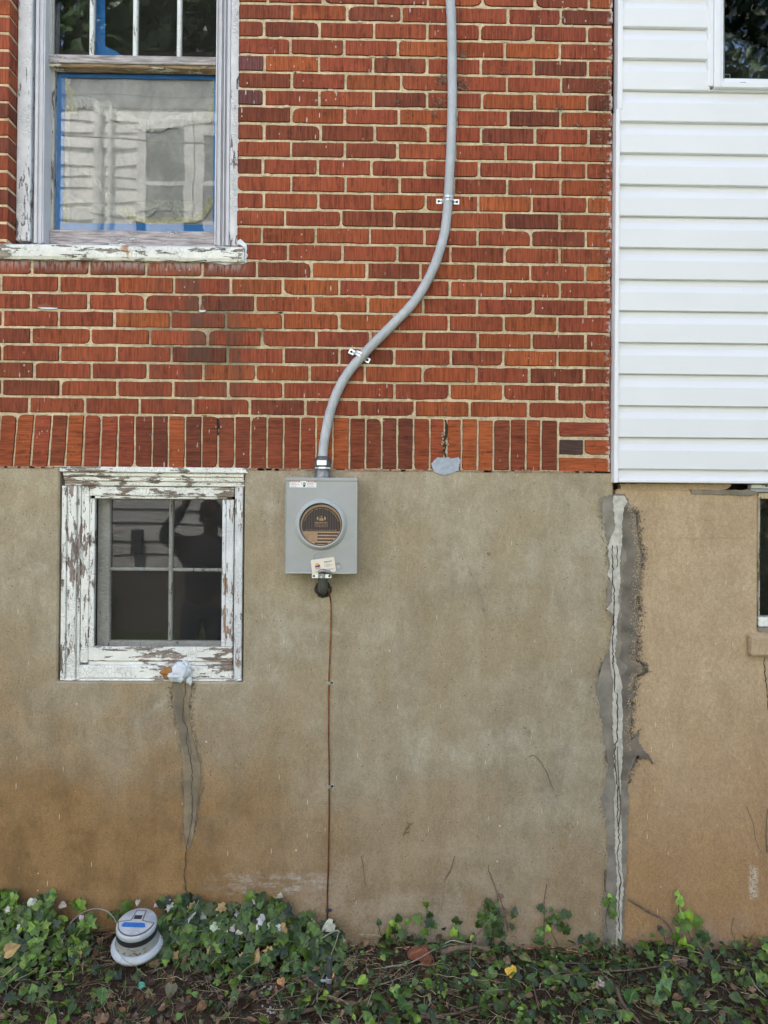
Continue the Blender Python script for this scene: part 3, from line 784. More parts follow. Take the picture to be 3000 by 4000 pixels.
# ---- basement window in the stucco
YB = 0.018
bw = thing('basement_window', ((BX0+BX1)/2, YB, BZ0), None, None); bw.parent = house
bw['label'] = 'square basement window with flaking white paint and insect screen'; window['label'] = 'tall white sash window taped with blue tape'
def bx(u, v=2250, y=YB): return W(u, v, y).x
def bz(v, u=600, y=YB): return W(u, v, y).z
dr = MB(); dr.box(bx(232, 1840, -0.006), bx(968, 1840, -0.006), -0.008, 0.06, bz(1846, 600, -0.006), ZS-0.0008+0.004); dr.build('drip_cap', 'bw_h', bw, bevel=0.003)
# moulded head (three stepped strips) and jambs with mitred look
for (v0, v1, y0) in ((1847, 1862, 0.004), (1862.5, 1880, 0.012), (1880.5, 1899, 0.022)):
    h = MB(); h.box(bx(246), bx(952), y0, 0.09, bz(v1, 600, y0), bz(v0, 600, y0)); h.build('frame_head', 'bw_h', bw, bevel=0.004, segs=2)
zt_ = bz(1899.5, 600, 0.012)
for (ua, ub, y0, m_) in ((243, 262, 0.006, 'bw_v'), (262.6, 298, 0.012, 'bw_v'), (298.6, 311, 0.022, 'bw_v'), (914, 922, 0.022, 'bw_v2'), (922.6, 948, 0.010, 'bw_v2')):
    h = MB(); h.box(bx(ua), bx(ub), y0, 0.09, BZ0+0.002, zt_); h.build('frame_jamb', m_, bw, bevel=0.004, segs=2)
sl_ = MB(); sl_.box(bx(312), bx(913), 0.014, 0.09, bz(2650), bz(2600)); sl_.build('frame_sill', 'bw_h', bw, bevel=0.004)
sl2 = MB(); sl2.box(BX0+0.012, BX1-0.006, 0.006, 0.09, BZ0+0.0005, bz(2651)); sl2.build('sill_debris_board', 'bw_h', bw, bevel=0.003)
# screen frame
YS = 0.026
scf = thing('screen_frame', (0, YS, BZ0), None, None); 
bpy.data.objects.remove(scf)
def fr(name, ua, ub, va, vb, y0, m_, bev=0.003):
    h = MB(); h.box(W(ua, 2250, y0).x, W(ub, 2250, y0).x, y0, y0+0.022, W(600, vb, y0).z, W(600, va, y0).z); return h.build(name, m_, bw, bevel=bev, segs=2)
fr('screen_frame_side', 316, 347, 1902, 2590, YS, 'bw_v'); fr('screen_frame_side', 347.6, 368, 1949, 2526, YS+0.005, 'bw_v')
fr('screen_frame_side', 882, 911, 1949, 2526, YS, 'bw_v2'); fr('screen_frame_side', 866, 881.4, 1949, 2526, YS+0.005, 'bw_v2')
fr('screen_frame_rail', 347.6, 911, 1902, 1938, YS-0.001, 'bw_h'); fr('screen_frame_rail', 366, 884, 1938.6, 1948.6, YS+0.004, 'bw_h')
fr('screen_frame_rail', 347.6, 911, 2527, 2583, YS-0.001, 'bw_h'); fr('screen_frame_rail', 347.6, 911, 2584, 2598, YS+0.006, 'bw_h')
sc = MB(); sc.add([W(366, 2250, YS+0.012).to_tuple()[:1]+(YS+0.012, bz(2530, 600, YS)), (W(868, 2250, YS+0.012).x, YS+0.012, bz(2530, 600, YS)), (W(868, 2250, YS+0.012).x, YS+0.012, bz(1945, 600, YS)), (W(366, 2250, YS+0.012).x, YS+0.012, bz(1945, 600, YS))], [(0, 1, 2, 3)])
sc.build('insect_screen', 'screen', bw)
# sash behind the screen
Y3 = 0.085
def fr3(name, ua, ub, va, vb, y0=Y3, m_='muntin_in'):
    h = MB(); h.box(W(ua, 2250, y0).x, W(ub, 2250, y0).x, y0, y0+0.03, W(600, vb, y0).z, W(600, va, y0).z); return h.build(name, m_, bw, bevel=0.003)
fr3('sash_stile', 380, 427, 1930, 2540, Y3-0.006); fr3('sash_rail', 427.5, 900, 2503, 2540); fr3('sash_rail', 427.5, 900, 1925, 1950)
fr3('muntin', 658, 672, 1950.5, 2502.5, Y3-0.002); fr3('muntin', 428, 657.5, 2218, 2230); fr3('muntin', 672.5, 900, 2219, 2231)
pg = MB(); pg.box(W(425, 2250, Y3).x, W(905, 2250, Y3).x, Y3+0.012, Y3+0.014, bz(2510, 600, Y3), bz(1945, 600, Y3)); pg.build('pane', 'pane3', bw)
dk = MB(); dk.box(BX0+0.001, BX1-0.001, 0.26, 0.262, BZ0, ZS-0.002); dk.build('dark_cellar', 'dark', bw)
#ib = MB(); ib.box(W(520, 2400, 0.2).x, W(690, 2400, 0.2).x, 0.2, 0.25, bz(2475, 600, 0.2), bz(2425, 600, 0.2)); ib.build('indoor_ledge', 'kraft', bw)

# ---- cement patches and cracks on the foundation (thin trowelled layers)
def patch(name, pts, y0, m_, jit=0.0015, parent=house, sub=7, y1=0.002, seed=2):
    r = random.Random(seed); P = []
    n = len(pts)
    for i in range(n):
        a, b = pts[i], pts[(i+1) % n]
        for k in range(sub):
            t = k/sub; u, v = a[0]+(b[0]-a[0])*t, a[1]+(b[1]-a[1])*t
            p = W(u, v, y0); P.append((p.x+r.gauss(0, jit), p.z+r.gauss(0, jit)))
    mb = MB(); mb.prism(P, y0, y1); return mb.build(name, m_, parent)
def strip(name, rows_, y0, m_, jit=0.0015, parent=house, step=12, y1=0.002, seed=2):
    """rows_: (v, u_left, u_right) top to bottom"""
    r = random.Random(seed); L, Rr = [], []
    for (v0, a0, b0), (v1, a1, b1) in zip(rows_[:-1], rows_[1:]):
        n = max(1, int((v1-v0)/step))
        for k in range(n):
            t = k/n; v = v0+(v1-v0)*t
            wob = 5*mnoise.noise(Vector((v*0.02, seed, 0)))
            p = W(a0+(a1-a0)*t+wob, v, y0); q = W(b0+(b1-b0)*t+wob, v, y0)
            L.append((p.x+r.gauss(0, jit), p.z)); Rr.append((q.x+r.gauss(0, jit), q.z))
    mb = MB(); n = len(L)
    for i in range(n):
        mb.v += [(L[i][0], y0, L[i][1]), (Rr[i][0], y0, Rr[i][1]), (L[i][0], y1, L[i][1]), (Rr[i][0], y1, Rr[i][1])]
    for i in range(n-1):
        a = i*4; mb.face((a, a+1, a+5, a+4)); mb.face((a, a+4, a+6, a+2)); mb.face((a+1, a+3, a+7, a+5))
    return mb.build(name, m_, parent)
def flecks(name, path, n, spread, m_, parent, y0=-0.003, seed=1, smin=0.001, smax=0.0035):
    r = random.Random(seed); mb = MB()
    for _ in range(n):
        i = r.randrange(len(path)-1); t = r.random(); (v0, u0), (v1, u1) = path[i], path[i+1]
        v = v0+(v1-v0)*t; u = u0+(u1-u0)*t+abs(r.gauss(0, spread))*(1 if spread > 0 else -1)
        p = W(u, v, y0); s_ = r.uniform(smin, smax); k = 6
        mb.prism([(p.x+math.cos(a)*s_*r.uniform(.4, 1.2), p.z+math.sin(a)*s_*r.uniform(.5, 1.7)) for a in [2*math.pi*q/k for q in range(k)]], y0, y0+0.003)
    return tag(mb.build(name, m_, parent), kind='stuff')
def crackline(name, uv, wd, parent=house, y0=-0.0045, seed=1, m_='crack'):
    r = random.Random(seed); mb = MB(); L = []
    for (u0, v0), (u1, v1) in zip(uv[:-1], uv[1:]):
        n = max(1, int(math.hypot(u1-u0, v1-v0)/9))
        for k in range(n):
            t = k/n; L.append((u0+(u1-u0)*t+r.gauss(0, 1.6), v0+(v1-v0)*t))
    L.append(uv[-1]); rows2 = []
    for i, (u, v) in enumerate(L):
        h = wd*(0.5+0.9*r.random())*0.5
        p = W(u, v, y0); mb.v += [(p.x-h, y0, p.z), (p.x+h, y0, p.z), (p.x-h, y0+0.004, p.z), (p.x+h, y0+0.004, p.z)]
    for i in range(len(L)-1):
        a = i*4; mb.face((a, a+1, a+5, a+4)); mb.face((a, a+4, a+6, a+2)); mb.face((a+1, a+3, a+7, a+5))
    return mb.build(name, m_, parent)
strip('cement_patch', [(2668, 674, 752), (2700, 676, 748), (2750, 672, 738), (2800, 682, 738), (2860, 700, 750), (2910, 706, 762), (2960, 712, 778), (3010, 716, 784), (3060, 718, 780), (3120, 720, 775), (3200, 718, 770), (3260, 722, 756), (3330, 728, 738)], -0.0030, 'patch_soft', 0.0016, seed=4)
strip('cement_patch', [(2668, 676, 712), (2720, 680, 716), (2780, 684, 716), (2860, 702, 732), (2900, 708, 742), (2960, 716, 748)], -0.0042, 'patch_in', 0.002, seed=5)
crackline('crack', [(724, 2668), (726, 2690), (716, 2740), (712, 2790), (716, 2815), (732, 2850), (728, 2900), (742, 2960), (750, 3010), (748, 3080), (752, 3140), (748, 3200), (740, 3250), (728, 3310), (720, 3380), (718, 3430), (728, 3480), (724, 3530)], 0.0018, y0=-0.0055, seed=6, m_='finecrack')
# grey paint dabbed on the soldier course and the rotted joint above it
patch('paint_patch', [(1684, 1812), (1700, 1795), (1712, 1787), (1745, 1787), (1770, 1790), (1793, 1787), (1800, 1800), (1795, 1818), (1790, 1838), (1768, 1848), (1735, 1856), (1712, 1852), (1695, 1840)], -0.0050, 'greypaint', 0.0014, seed=8)
crackline('rotted_joint', [(1741, 1640), (1743, 1690), (1738, 1730), (1735, 1760), (1742, 1787)], 0.010, y0=-0.001, seed=9)
# spalled bricks, old anchors and nails below the big window
for i, (pts, m_) in enumerate((([(140, 1199), (152, 1190), (168, 1188), (177, 1183), (186, 1189), (200, 1196), (215, 1199)], 'terracotta'), ([(146, 1201), (215, 1200), (226, 1204), (205, 1208), (165, 1207)], 'paper'),
                               ([(784, 1190), (792, 1192), (798, 1205), (806, 1210), (792, 1212), (783, 1206)], 'terracotta'), ([(778, 1212), (806, 1211), (800, 1218), (782, 1220)], 'paper'), ([(800, 1630), (786, 1622), (810, 1622)], 'terracotta'))):
    patch('spall', pts, -0.0022, m_, 0.0006, sub=2, seed=70+i)
for u, v in ((155, 1158), (795, 1173), (1741, 1603), (1735, 1428), (590, 1700)):
    q = MB(); q.lathe([(0.0045, 0.001), (0.0045, 0.003), (0.0022, 0.003), (0.0018, 0.0005)], Matrix.Translation(W(u, v, -0.001)) @ Matrix.Rotation(R(90), 4, 'X'), 12); q.build('wall_anchor', 'steel', house)
crackline('open_joint', [(852, 1633), (853, 1660), (850, 1700)], 0.007, y0=-0.001, seed=10)
rj = MB(); rr = random.Random(6)
for _ in range(26):
    p = W(1738+rr.gauss(0, 6), rr.uniform(1690, 1780), -0.004); s_ = rr.uniform(0.0015, 0.005)
    rj.lathe([(0.0001, s_), (s_, 0), (0.0001, -s_)], Matrix.Translation(p), 6, rr.choice([(0.35, 0.3, 0.2), (0.1, 0.07, 0.05), (0.5, 0.45, 0.35)]))
rj.build('crumbled_mortar', 'dry', house)

# ================================================================== WHITE SIDED ADDITION
flecks('cement_flecks', [(2668, 752), (2750, 738), (2860, 750), (3010, 784), (3120, 775), (3260, 756)], 260, 8, 'patch_soft', house, -0.003, 65)
flecks('cement_flecks', [(2668, 676), (2750, 672), (2860, 700), (3010, 716), (3120, 720), (3320, 712)], 260, -8, 'patch_soft', house, -0.003, 66)
add = thing('siding_house', (1.6, 0, 0), 'white vinyl sided addition on a tan stucco foundation', 'house')
XA = W(2404, 2600).x                             # left end of its foundation
AX1 = 6.2
AZ1 = PZ(1888, 2700)                              # underside of the siding
YF2 = 0.004
wX0, wX1 = W(2964, 2150).x, W(2964, 2150).x+0.55; wZ0, wZ1 = PZ(2462, 2980), PZ(1918, 2980)
af = MB(); zf = PZ(1912, 2700)
holes_wall(af, XA, AX1, -0.5, zf, [(wX0, wX1, wZ0, wZ1+1)], YF2, 0.30); af.build('foundation_wall', 'stucco2', add, bevel=0.008)
# seam between the two houses
sr = MB(); sr.box(XF+0.0005, XA-0.0005, 0.006, 0.2, -0.4, PZ(1935, 2400)); sr.build('seam_fill', 'filler', house)
gp_ = MB(); gp_.box(XR+0.001, XA+0.03, 0.08, 0.1, PZ(1940, 2400), Z0+NR*HR); gp_.build('dark_gap', 'cavity', house)
# top edge of that foundation: crumbled ledge pieces
patch('ledge_mortar', [(2423, 1890), (2500, 1890), (2600, 1890), (2740, 1890), (2858, 1890), (2856, 1898), (2840, 1912), (2750, 1914), (2600, 1913), (2440, 1914), (2425, 1914)], 0.010, 'stucco2', 0.001, add, y1=0.05, seed=12)
patch('ledge_mortar', [(2700, 1913), (2850, 1914), (2930, 1914), (2952, 1918), (2958, 1932), (2900, 1936), (2800, 1932), (2700, 1930)], -0.002, 'patch_mid', 0.0014, add, y1=0.03, seed=13)
bl = MB(); bl.box(PX(2935, 1900), AX1, 0.0, 0.03, PZ(1908, 2980), PZ(1893, 2980)); bl.build('sill_board', 'bw_h', add, bevel=0.002)
bl = MB(); bl.box(PX(2935, 1915), AX1, 0.006, 0.05, PZ(1922, 2980), PZ(1909, 2980)); bl.build('sill_board', 'greypaint', add, bevel=0.002)
dg = MB(); dg.box(XA, AX1, 0.12, 0.13, PZ(1940, 2700), AZ1); dg.build('dark_gap', 'cavity', add)
# siding: butts every course, dutch-lap face
YW = -0.012
zb0 = PZ(1835, 2700); pitch_ = (PZ(490, 2700)-zb0)/11.0
wx_l = W(2766, 200, YW).x; wz_b = PZ(357, 2830)
nC = 34
def lap_profile(zb, p):
    """(y,z) from the butt edge up to under the next butt"""
    return [(YW+0.004, zb+0.0005), (YW-0.013, zb), (YW-0.0145, zb+0.002), (YW-0.0145, zb+p*0.57), (YW-0.0138, zb+p*0.60), (YW-0.0100, zb+p*0.68), (YW-0.0035, zb+p*0.80), (YW+0.001, zb+p*0.92), (YW+0.003, zb+p*1.0)]
sd = MB(); xs0 = W(2413, 1000, YW).x
def siding_run(mb, xa_, xb_, zb, p, clip0=None):
    pr = lap_profile(zb, p)
    if clip0 is not None: pr = [q for q in pr if q[1] >= clip0]; pr = [(pr[0][0], clip0)]+pr
    n = 14; b = len(mb.v); rr2 = random.Random(int(zb*1000))
    ph = rr2.random()*9
    for i in range(n+1):
        x = xa_+(xb_-xa_)*i/n; wv = 0.0009*math.sin(x*2.3+ph)
        for (y, z) in pr: mb.v.append((x, y+wv, z+wv*0.5))
    m_ = len(pr)
    for i in range(n):
        for k in range(m_-1):
            a = b+i*m_+k; mb.face((a, a+m_, a+m_+1, a+1))
for c in range(-1, nC):
    zb = zb0+c*pitch_
    if c == -1:
        siding_run(sd, xs0, AX1, zb, pitch_, AZ1+0.012); continue
    if zb+pitch_ < wz_b or zb > wz_b+1.35: siding_run(sd, xs0, AX1, zb, pitch_)
    elif zb < wz_b:
        siding_run(sd, xs0, wx_l, zb, pitch_)
        siding_run(sd, wx_l, AX1, zb, pitch_) if False else None
        pr = lap_profile(zb, pitch_); top = [q for q in pr if q[1] <= wz_b]
        b = len(sd.v)
        for x in (wx_l, AX1):
            for (y, z) in top+[(YW, wz_b)]: sd.v.append((x, y, z))
        m_ = len(top)+1
        for k in range(m_-1): sd.face((b+k, b+m_+k, b+m_+k+1, b+k+1))
    else:
        siding_run(sd, xs0, wx_l, zb, pitch_); siding_run(sd, wx_l+1.02, AX1, zb, pitch_)
sdo = sd.build('siding', 'siding', add, smooth=False)
# J-trim at the left edge (two lengths, the upper one set back under the lower) and the bottom edge
def trim(ua, ub, va, vb, y0, name='corner_trim', um=None):
    t = MB(); zt1, zb1 = PZ(va, 2410), PZ(vb, 2410)
    t.box(W(ua, 1000, y0).x, W(ub, 1000, y0).x, y0, y0+0.05, zb1, zt1); return t.build(name, 'vinyl', add, bevel=0.002)
trim(2409, 2429, -900, 443, -0.030); trim(2404, 2420, 444, 1887, -0.034)
#t = MB(); t.box(W(2402, 1500, -0.026).x, W(2407, 1500, -0.026).x, -0.027, 0.03, AZ1+0.001, 5.0); t.build('trim_flange', 'track', add)
t = MB(); t.box(W(2421, 1000, -0.033).x, AX1, -0.033, 0.02, AZ1, AZ1+0.012); t.build('bottom_trim', 'vinyl', add, bevel=0.002)
# sheathing behind and the bulk of the addition
t = MB(); holes_wall(t, XA+0.005, AX1, AZ1+0.004, 5.3, [(wx_l+0.05, wx_l+0.97, wz_b+0.04, wz_b+1.3)], 0.012, 0.1); t.build('sheathing', 'cavity', add)
t = MB(); t.box(XA+0.02, AX1, 0.5, 6.0, -0.3, 5.2); t.build('rear_walls', 'cavity', add)
t = MB(); t.add([(XA-.1, -0.08, 5.3), (AX1+.2, -0.08, 5.3), (AX1+.2, 3.2, 6.6), (XA-.1, 3.2, 6.6), (XA-.1, 6.3, 5.3), (AX1+.2, 6.3, 5.3)], [(0, 1, 2, 3), (3, 2, 5, 4), (0, 3, 4), (1, 5, 2), (0, 4, 5, 1)]); t.build('roof', 'shingle', add)
# its vinyl window
vw = thing('window', (wx_l, YW, wz_b), None, None); vw.parent = add; vw['label'] = 'new white vinyl window in the siding'
def vbox(name, xa_, xb_, ya_, yb2, za_, zb_, m_='vinyl', bev=0.002):
    t = MB(); t.box(xa_, xb_, ya_, yb2, za_, zb_); return t.build(name, m_, vw, bevel=bev)
WXR, WZT = wx_l+1.02, wz_b+1.35
f1 = lambda u: W(u, 200, -0.03).x
vbox('outer_frame', f1(2766), f1(2786), -0.034, 0.04, wz_b, WZT); vbox('outer_frame', f1(2786.5), WXR, -0.034, 0.04, wz_b, PZ(345, 2850, -0.034))
vbox('main_frame', f1(2786.5), f1(2811), -0.041, 0.03, PZ(345, 2850, -0.034)+0.0005, WZT); vbox('main_frame', f1(2811.5), WXR, -0.041, 0.03, PZ(345, 2850, -0.034)+0.0005, PZ(318, 2850, -0.04))
vbox('sash', f1(2813), W(2825, 200, -0.02).x, -0.024, 0.03, PZ(317.5, 2850, -0.04), WZT); vbox('sash', W(2825.5, 200, -0.02).x, WXR, -0.024, 0.03, PZ(317.5, 2850, -0.04), PZ(305, 2850, -0.024))
zg = PZ(305, 2850, -0.024)
vbox('gasket', W(2825.6, 200, -0.02).x, W(2829, 200, -0.02).x, -0.019, 0.03, zg+0.0005, WZT, 'black', 0); vbox('gasket', W(2829, 200, -0.02).x, WXR, -0.019, 0.03, zg+0.0005, zg+0.004, 'black', 0)
gx = W(2829.5, 200, -0.01).x
vbox('spacer', gx, gx+0.003, -0.008, 0.0, zg+0.0045, WZT, 'galv', 0); vbox('spacer', gx+0.003, WXR, -0.008, 0.0, zg+0.0045, zg+0.0075, 'galv', 0)
vbox('pane', gx+0.0005, WXR, -0.011, -0.009, zg+0.0045, WZT, 'pane2', 0)
vbox('corner_key', gx+0.003, gx+0.026, -0.006, -0.004, zg+0.025, zg+0.0275, 'galv', 0); vbox('corner_key', gx+0.024, gx+0.0265, -0.006, -0.004, zg+0.0075, zg+0.025, 'galv', 0)
vbox('weep_slot', f1(2885), f1(2909), -0.0415, -0.040, PZ(322.5, 2890, -0.041), PZ(320, 2890, -0.041), 'greyink', 0)
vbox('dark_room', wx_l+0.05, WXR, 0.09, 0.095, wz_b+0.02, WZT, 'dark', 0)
vbox('outer_frame', WXR-0.0005+0.0005, WXR+0.02, -0.034, 0.04, wz_b, WZT); vbox('outer_frame', f1(2766), WXR+0.02, -0.034, 0.04, WZT+0.0005, WZT+0.02)
# basement window of the addition
w3 = thing('basement_window', (wX0, 0.02, wZ0), None, None); w3.parent = add; w3['label'] = 'dark basement window with yellowed peeling frame'
def b3(name, ua, ub, va, vb, y0, y1, m_, bev=0.002):
    t = MB(); t.box(max(wX0+0.0005, W(ua, 2200, y0).x), (W(ub, 2200, y0).x if ub < 3400 else wX1-0.0005), y0, y1, PZ(vb, 2980, y0), PZ(va, 2980, y0)); return t.build(name, m_, w3, bevel=bev)
b3('frame_jamb', 2960, 2964.5, 1936, 2400, 0.012, 0.09, 'yellowed'); b3('frame_head', 2960, 3500, 1925, 1948, 0.014, 0.09, 'yellowed')
b3('frame_rail', 2964, 3500, 2412, 2448, 0.018, 0.09, 'bw_h'); b3('frame_jamb', 2965, 2969, 1949, 2411, 0.03, 0.09, 'muntin')
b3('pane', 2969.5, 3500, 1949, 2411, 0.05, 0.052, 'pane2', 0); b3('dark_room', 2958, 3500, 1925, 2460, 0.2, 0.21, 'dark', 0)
# jutting concrete window ledge
ld = MB(); lx0 = W(2936, 2520, -0.032).x; lz1 = W(2980, 2488, -0.032).z; lz0 = W(2980, 2563, -0.032).z
ld.add([(lx0, -0.032, lz0), (wX1+0.06, -0.032, lz0), (wX1+0.06, -0.032, lz1), (lx0, -0.032, lz1),
        (lx0, 0.0, lz0), (wX1+0.06, 0.0, lz0), (wX1+0.06, 0.06, wZ0+0.012), (lx0, 0.0, lz1+0.008)],
       [(0, 1, 2, 3), (3, 2, 6, 7), (0, 3, 7, 4), (0, 4, 5, 1), (1, 5, 6, 2), (4, 7, 6, 5)])
fixn(ld.build('window_ledge', 'stucco2', add, bevel=0.006, segs=2))
lb = MB(); lb.box(wX0+0.001, wX1-0.001, 0.001, 0.2, PZ(2470, 2980), PZ(2449, 2980, 0.02)); lb.build('ledge_bed', 'patch_mid', add)
crackline('crack', [(2985, 2568), (2990, 2640), (2998, 2720), (3004, 2800)], 0.003, add, 0.0025, 14)
crackline('hairline_crack', [(2530, 2103), (2600, 2102), (2700, 2105), (2830, 2101), (2950, 2104)], 0.0012, add, 0.0025, 15, 'patch_dark')
# repaired seam: smeared dark cement, pale filler bead, crack
smear = [(1930, 2400, 2440), (1950, 2358, 2452), (1980, 2352, 2470), (2020, 2356, 2482), (2070, 2362, 2486), (2120, 2372, 2494), (2170, 2372, 2508), (2230, 2385, 2498), (2300, 2370, 2490), (2370, 2372, 2492), (2430, 2388, 2490), (2520, 2384, 2486), (2580, 2360, 2484),
         (2600, 2350, 2512), (2625, 2345, 2512), (2645, 2338, 2478), (2700, 2330, 2472), (2780, 2345, 2464), (2860, 2358, 2460), (2930, 2368, 2470), (2950, 2370, 2492), (2965, 2372, 2478), (3000, 2376, 2464), (3060, 2366, 2452), (3120, 2350, 2458), (3180, 2364, 2450), (3260, 2372, 2450), (3340, 2372, 2448),
         (3420, 2366, 2446), (3500, 2362, 2444), (3600, 2356, 2438), (3720, 2352, 2436)]
strip('seam_cement', smear, -0.0030, 'seam_light', 0.0026, house, 9, seed=21)
strip('seam_cement', [(v, max(a+40, b-62), b-2) for v, a, b in smear[2:24]], -0.0042, 'seam_dark', 0.0026, house, 9, seed=22)
patch('seam_cement', [(2460, 2900), (2490, 2868), (2498, 2850), (2494, 2890), (2512, 2930), (2535, 2950), (2556, 2985), (2520, 2962), (2490, 2950), (2466, 2960)], -0.0031, 'seam_dark', 0.002, house, 5, seed=23)
flecks('cement_flecks', [(v, b) for v, a, b in smear[2:24]], 1500, 12, 'seam_dark', house, -0.0015, 61, 0.0007, 0.0026)
flecks('cement_flecks', [(v, a) for v, a, b in smear], 800, -10, 'seam_light', house, -0.003, 62, 0.0007, 0.0026)
flecks('cement_flecks', [(v, b-4) for v, a, b in smear[2:20]], 700, -9, 'stucco2', house, -0.0050, 63, 0.0007, 0.0026)
bead = [(1936, 2402, 2440), (1960, 2392, 2448), (1985, 2398, 2436), (2050, 2404, 2430), (2120, 2380, 2430), (2140, 2374, 2428), (2200, 2384, 2422), (2250, 2376, 2422), (2290, 2394, 2420), (2350, 2392, 2418), (2380, 2372, 2420), (2400, 2394, 2414), (2420, 2398, 2410), (2500, 2385, 2408), (2560, 2382, 2402), (2600, 2386, 2410),
        (2640, 2394, 2424), (2720, 2396, 2430), (2790, 2392, 2432), (2880, 2398, 2432), (3000, 2402, 2432), (3060, 2404, 2422), (3130, 2400, 2424), (3220, 2402, 2430), (3300, 2404, 2430), (3380, 2408, 2428), (3480, 2410, 2436), (3560, 2408, 2430), (3640, 2408, 2428), (3720, 2408, 2424)]
strip('seam_filler', bead, -0.0085, 'filler', 0.0014, house, 8, seed=31)
crackline('seam_crack', [(2392, 2130), (2394, 2250), (2393, 2285), (2400, 2300), (2398, 2420), (2394, 2500), (2396, 2600), (2402, 2640), (2400, 2700), (2414, 2720), (2412, 2860), (2414, 2890), (2402, 2910), (2404, 3000), (2414, 3070), (2412, 3200), (2420, 3290), (2410, 3330), (2424, 3430), (2418, 3520), (2420, 3640)], 0.0030, house, -0.0105, 32)
crackline('seam_crack', [(2412, 2130), (2413, 2210), (2411, 2215), (2393, 2217)], 0.0022, house, -0.0105, 33)
# ================================================================== SERVICE CABLE AND STRAPS
cab_uv = [(1756, -420), (1757, -200), (1759, 0), (1762, 60), (1765, 160), (1766, 260), (1766, 400), (1762, 560), (1756, 680), (1751, 770), (1746, 840), (1738, 900), (1722, 965), (1700, 1030), (1673, 1090), (1638, 1150),
          (1600, 1200), (1550, 1252), (1500, 1302), (1450, 1352), (1408, 1398), (1372, 1440), (1343, 1482), (1318, 1530), (1299, 1580), (1284, 1632), (1272, 1690), (1264, 1740), (1260, 1792)]
CR = 0.0178
cpts = smooth_path([W(u, v, -CR-0.0035) for u, v in cab_uv], 7)
cpts[0].z = 5.0
cb = MB(); cb.tube(cpts, CR, 28, twist=24.0, lobe=0.15, nl=6)
cable = cb.build('service_cable', 'cable', smooth=True); tag(cable, 'thick grey twisted service cable curving down the brick wall to the meter box', 'cable')
def cable_strap(u, v, ang, label):
    c = W(u, v, 0.0); t = thing('cable_strap', (c.x, -0.002, c.z), label, 'cable strap', 'metal straps holding the grey cable')
    mt = Matrix.Translation((c.x, -0.002, c.z)) @ Matrix.Rotation(ang, 4, 'Y')
    mb = MB(); wd = 0.0098
    prof = [(-0.045, -0.0015), (-0.024, -0.0015), (-0.0215, -0.006)]
    for k in range(9):
        a = math.pi*(1-k/8); prof.append((0.0205*math.cos(a), -0.016-0.0225*math.sin(a)*1.0))
    prof += [(0.0215, -0.006), (0.024, -0.0015), (0.045, -0.0015)]
    n = len(prof); th = 0.0012
    for s_, zz in ((-1, -wd), (1, wd)):
        for (x, y) in prof: mb.v.append(tuple(mt @ Vector((x, y, zz))))
    for (zz) in (-wd, wd):
        for (x, y) in prof: mb.v.append(tuple(mt @ Vector((x, y+th+0.001, zz))))
    for i in range(n-1):
        mb.face((i, i+1, n+i+1, n+i)); mb.face((2*n+i, 3*n+i, 3*n+i+1, 2*n+i+1)); mb.face((i, 2*n+i, 2*n+i+1, i+1)); mb.face((n+i, n+i+1, 3*n+i+1, 3*n+i))
    mb.face((0, n, 3*n, 2*n)); mb.face((n-1, 3*n-1, 4*n-1, 2*n-1))
    fixn(mb.build('band', 'galv', t, bevel=0.0012))
    for a_ in ((-0.017, 0.017, -0.0405, -0.0385, 0.0012), (-0.03, -0.022, -0.0045, -0.001, 0.0022), (0.022, 0.03, -0.0045, -0.001, 0.0022)):
        rb = MB(); rb.box(*a_[:4], -a_[4], a_[4], mtx=mt); rb.build('rib', 'cast', t)
    for sx in (-0.0355, 0.0355):
        s = MB(); s.lathe([(0.0001, 0.0045), (0.003, 0.004), (0.0046, 0.002), (0.005, 0.0)], mt @ Matrix.Translation((sx, -0.002, 0)) @ Matrix.Rotation(R(90), 4, 'X'), 12)
        s.build('screw', 'black', t, smooth=True)
cable_strap(1749, 789, R(1), 'upper galvanised strap on the upright run of cable')
cable_strap(1404, 1391, R(27), 'lower galvanised strap tilted across the slanting run of cable')

# ================================================================== METER BOX
YF = -0.112                                       # front face of the cabinet
mx0, mx1 = W(1115, 2060, YF).x, W(1394, 2060, YF).x
mz0, mz1 = W(1255, 2240, YF).z, W(1255, 1866, YF).z
mbx = thing('meter_box', ((mx0+mx1)/2, 0, mz0), 'grey steel electric meter box with a round opening on the stucco wall', 'meter box')
def P_(u, v, y=YF): return W(u, v, y)
b_ = MB(); mcx, mcz = P_(1254, 2049).x, P_(1254, 2049).z
# shell: front sheet with a round hole, sides, back
RI, RO = 0.0800, 0.0965
nA = 64; fr_ = []; 
def outer(th):
    c, s_ = math.cos(th), math.sin(th)
    t = min(((mx1-mcx) if c > 0 else (mx0-mcx))/c if abs(c) > 1e-6 else 9, ((mz1-0.012-mcz) if s_ > 0 else (mz0-mcz))/s_ if abs(s_) > 1e-6 else 9)
    return (mcx+c*t, mcz+s_*t)
angs = sorted([2*math.pi*k/nA for k in range(nA)]+[math.atan2(zc-mcz, xc-mcx) % (2*math.pi) for xc in (mx0, mx1) for zc in (mz0, mz1-0.012)])
b0 = 0
for th in angs:
    ox, oz = outer(th); b_.v += [(mcx+RO*math.cos(th), YF, mcz+RO*math.sin(th)), (ox, YF, oz), (ox, -0.002, oz)]
n = len(angs)
for i in range(n):
    j = (i+1) % n; b_.face((3*i, 3*i+1, 3*j+1, 3*j)); b_.face((3*i+1, 3*i+2, 3*j+2, 3*j+1))
b_.box(mx0+0.002, mx1-0.002, -0.006, -0.002, mz0+0.002, mz1-0.01)
cab_ = fixn(b_.build('cabinet', 'box', mbx))
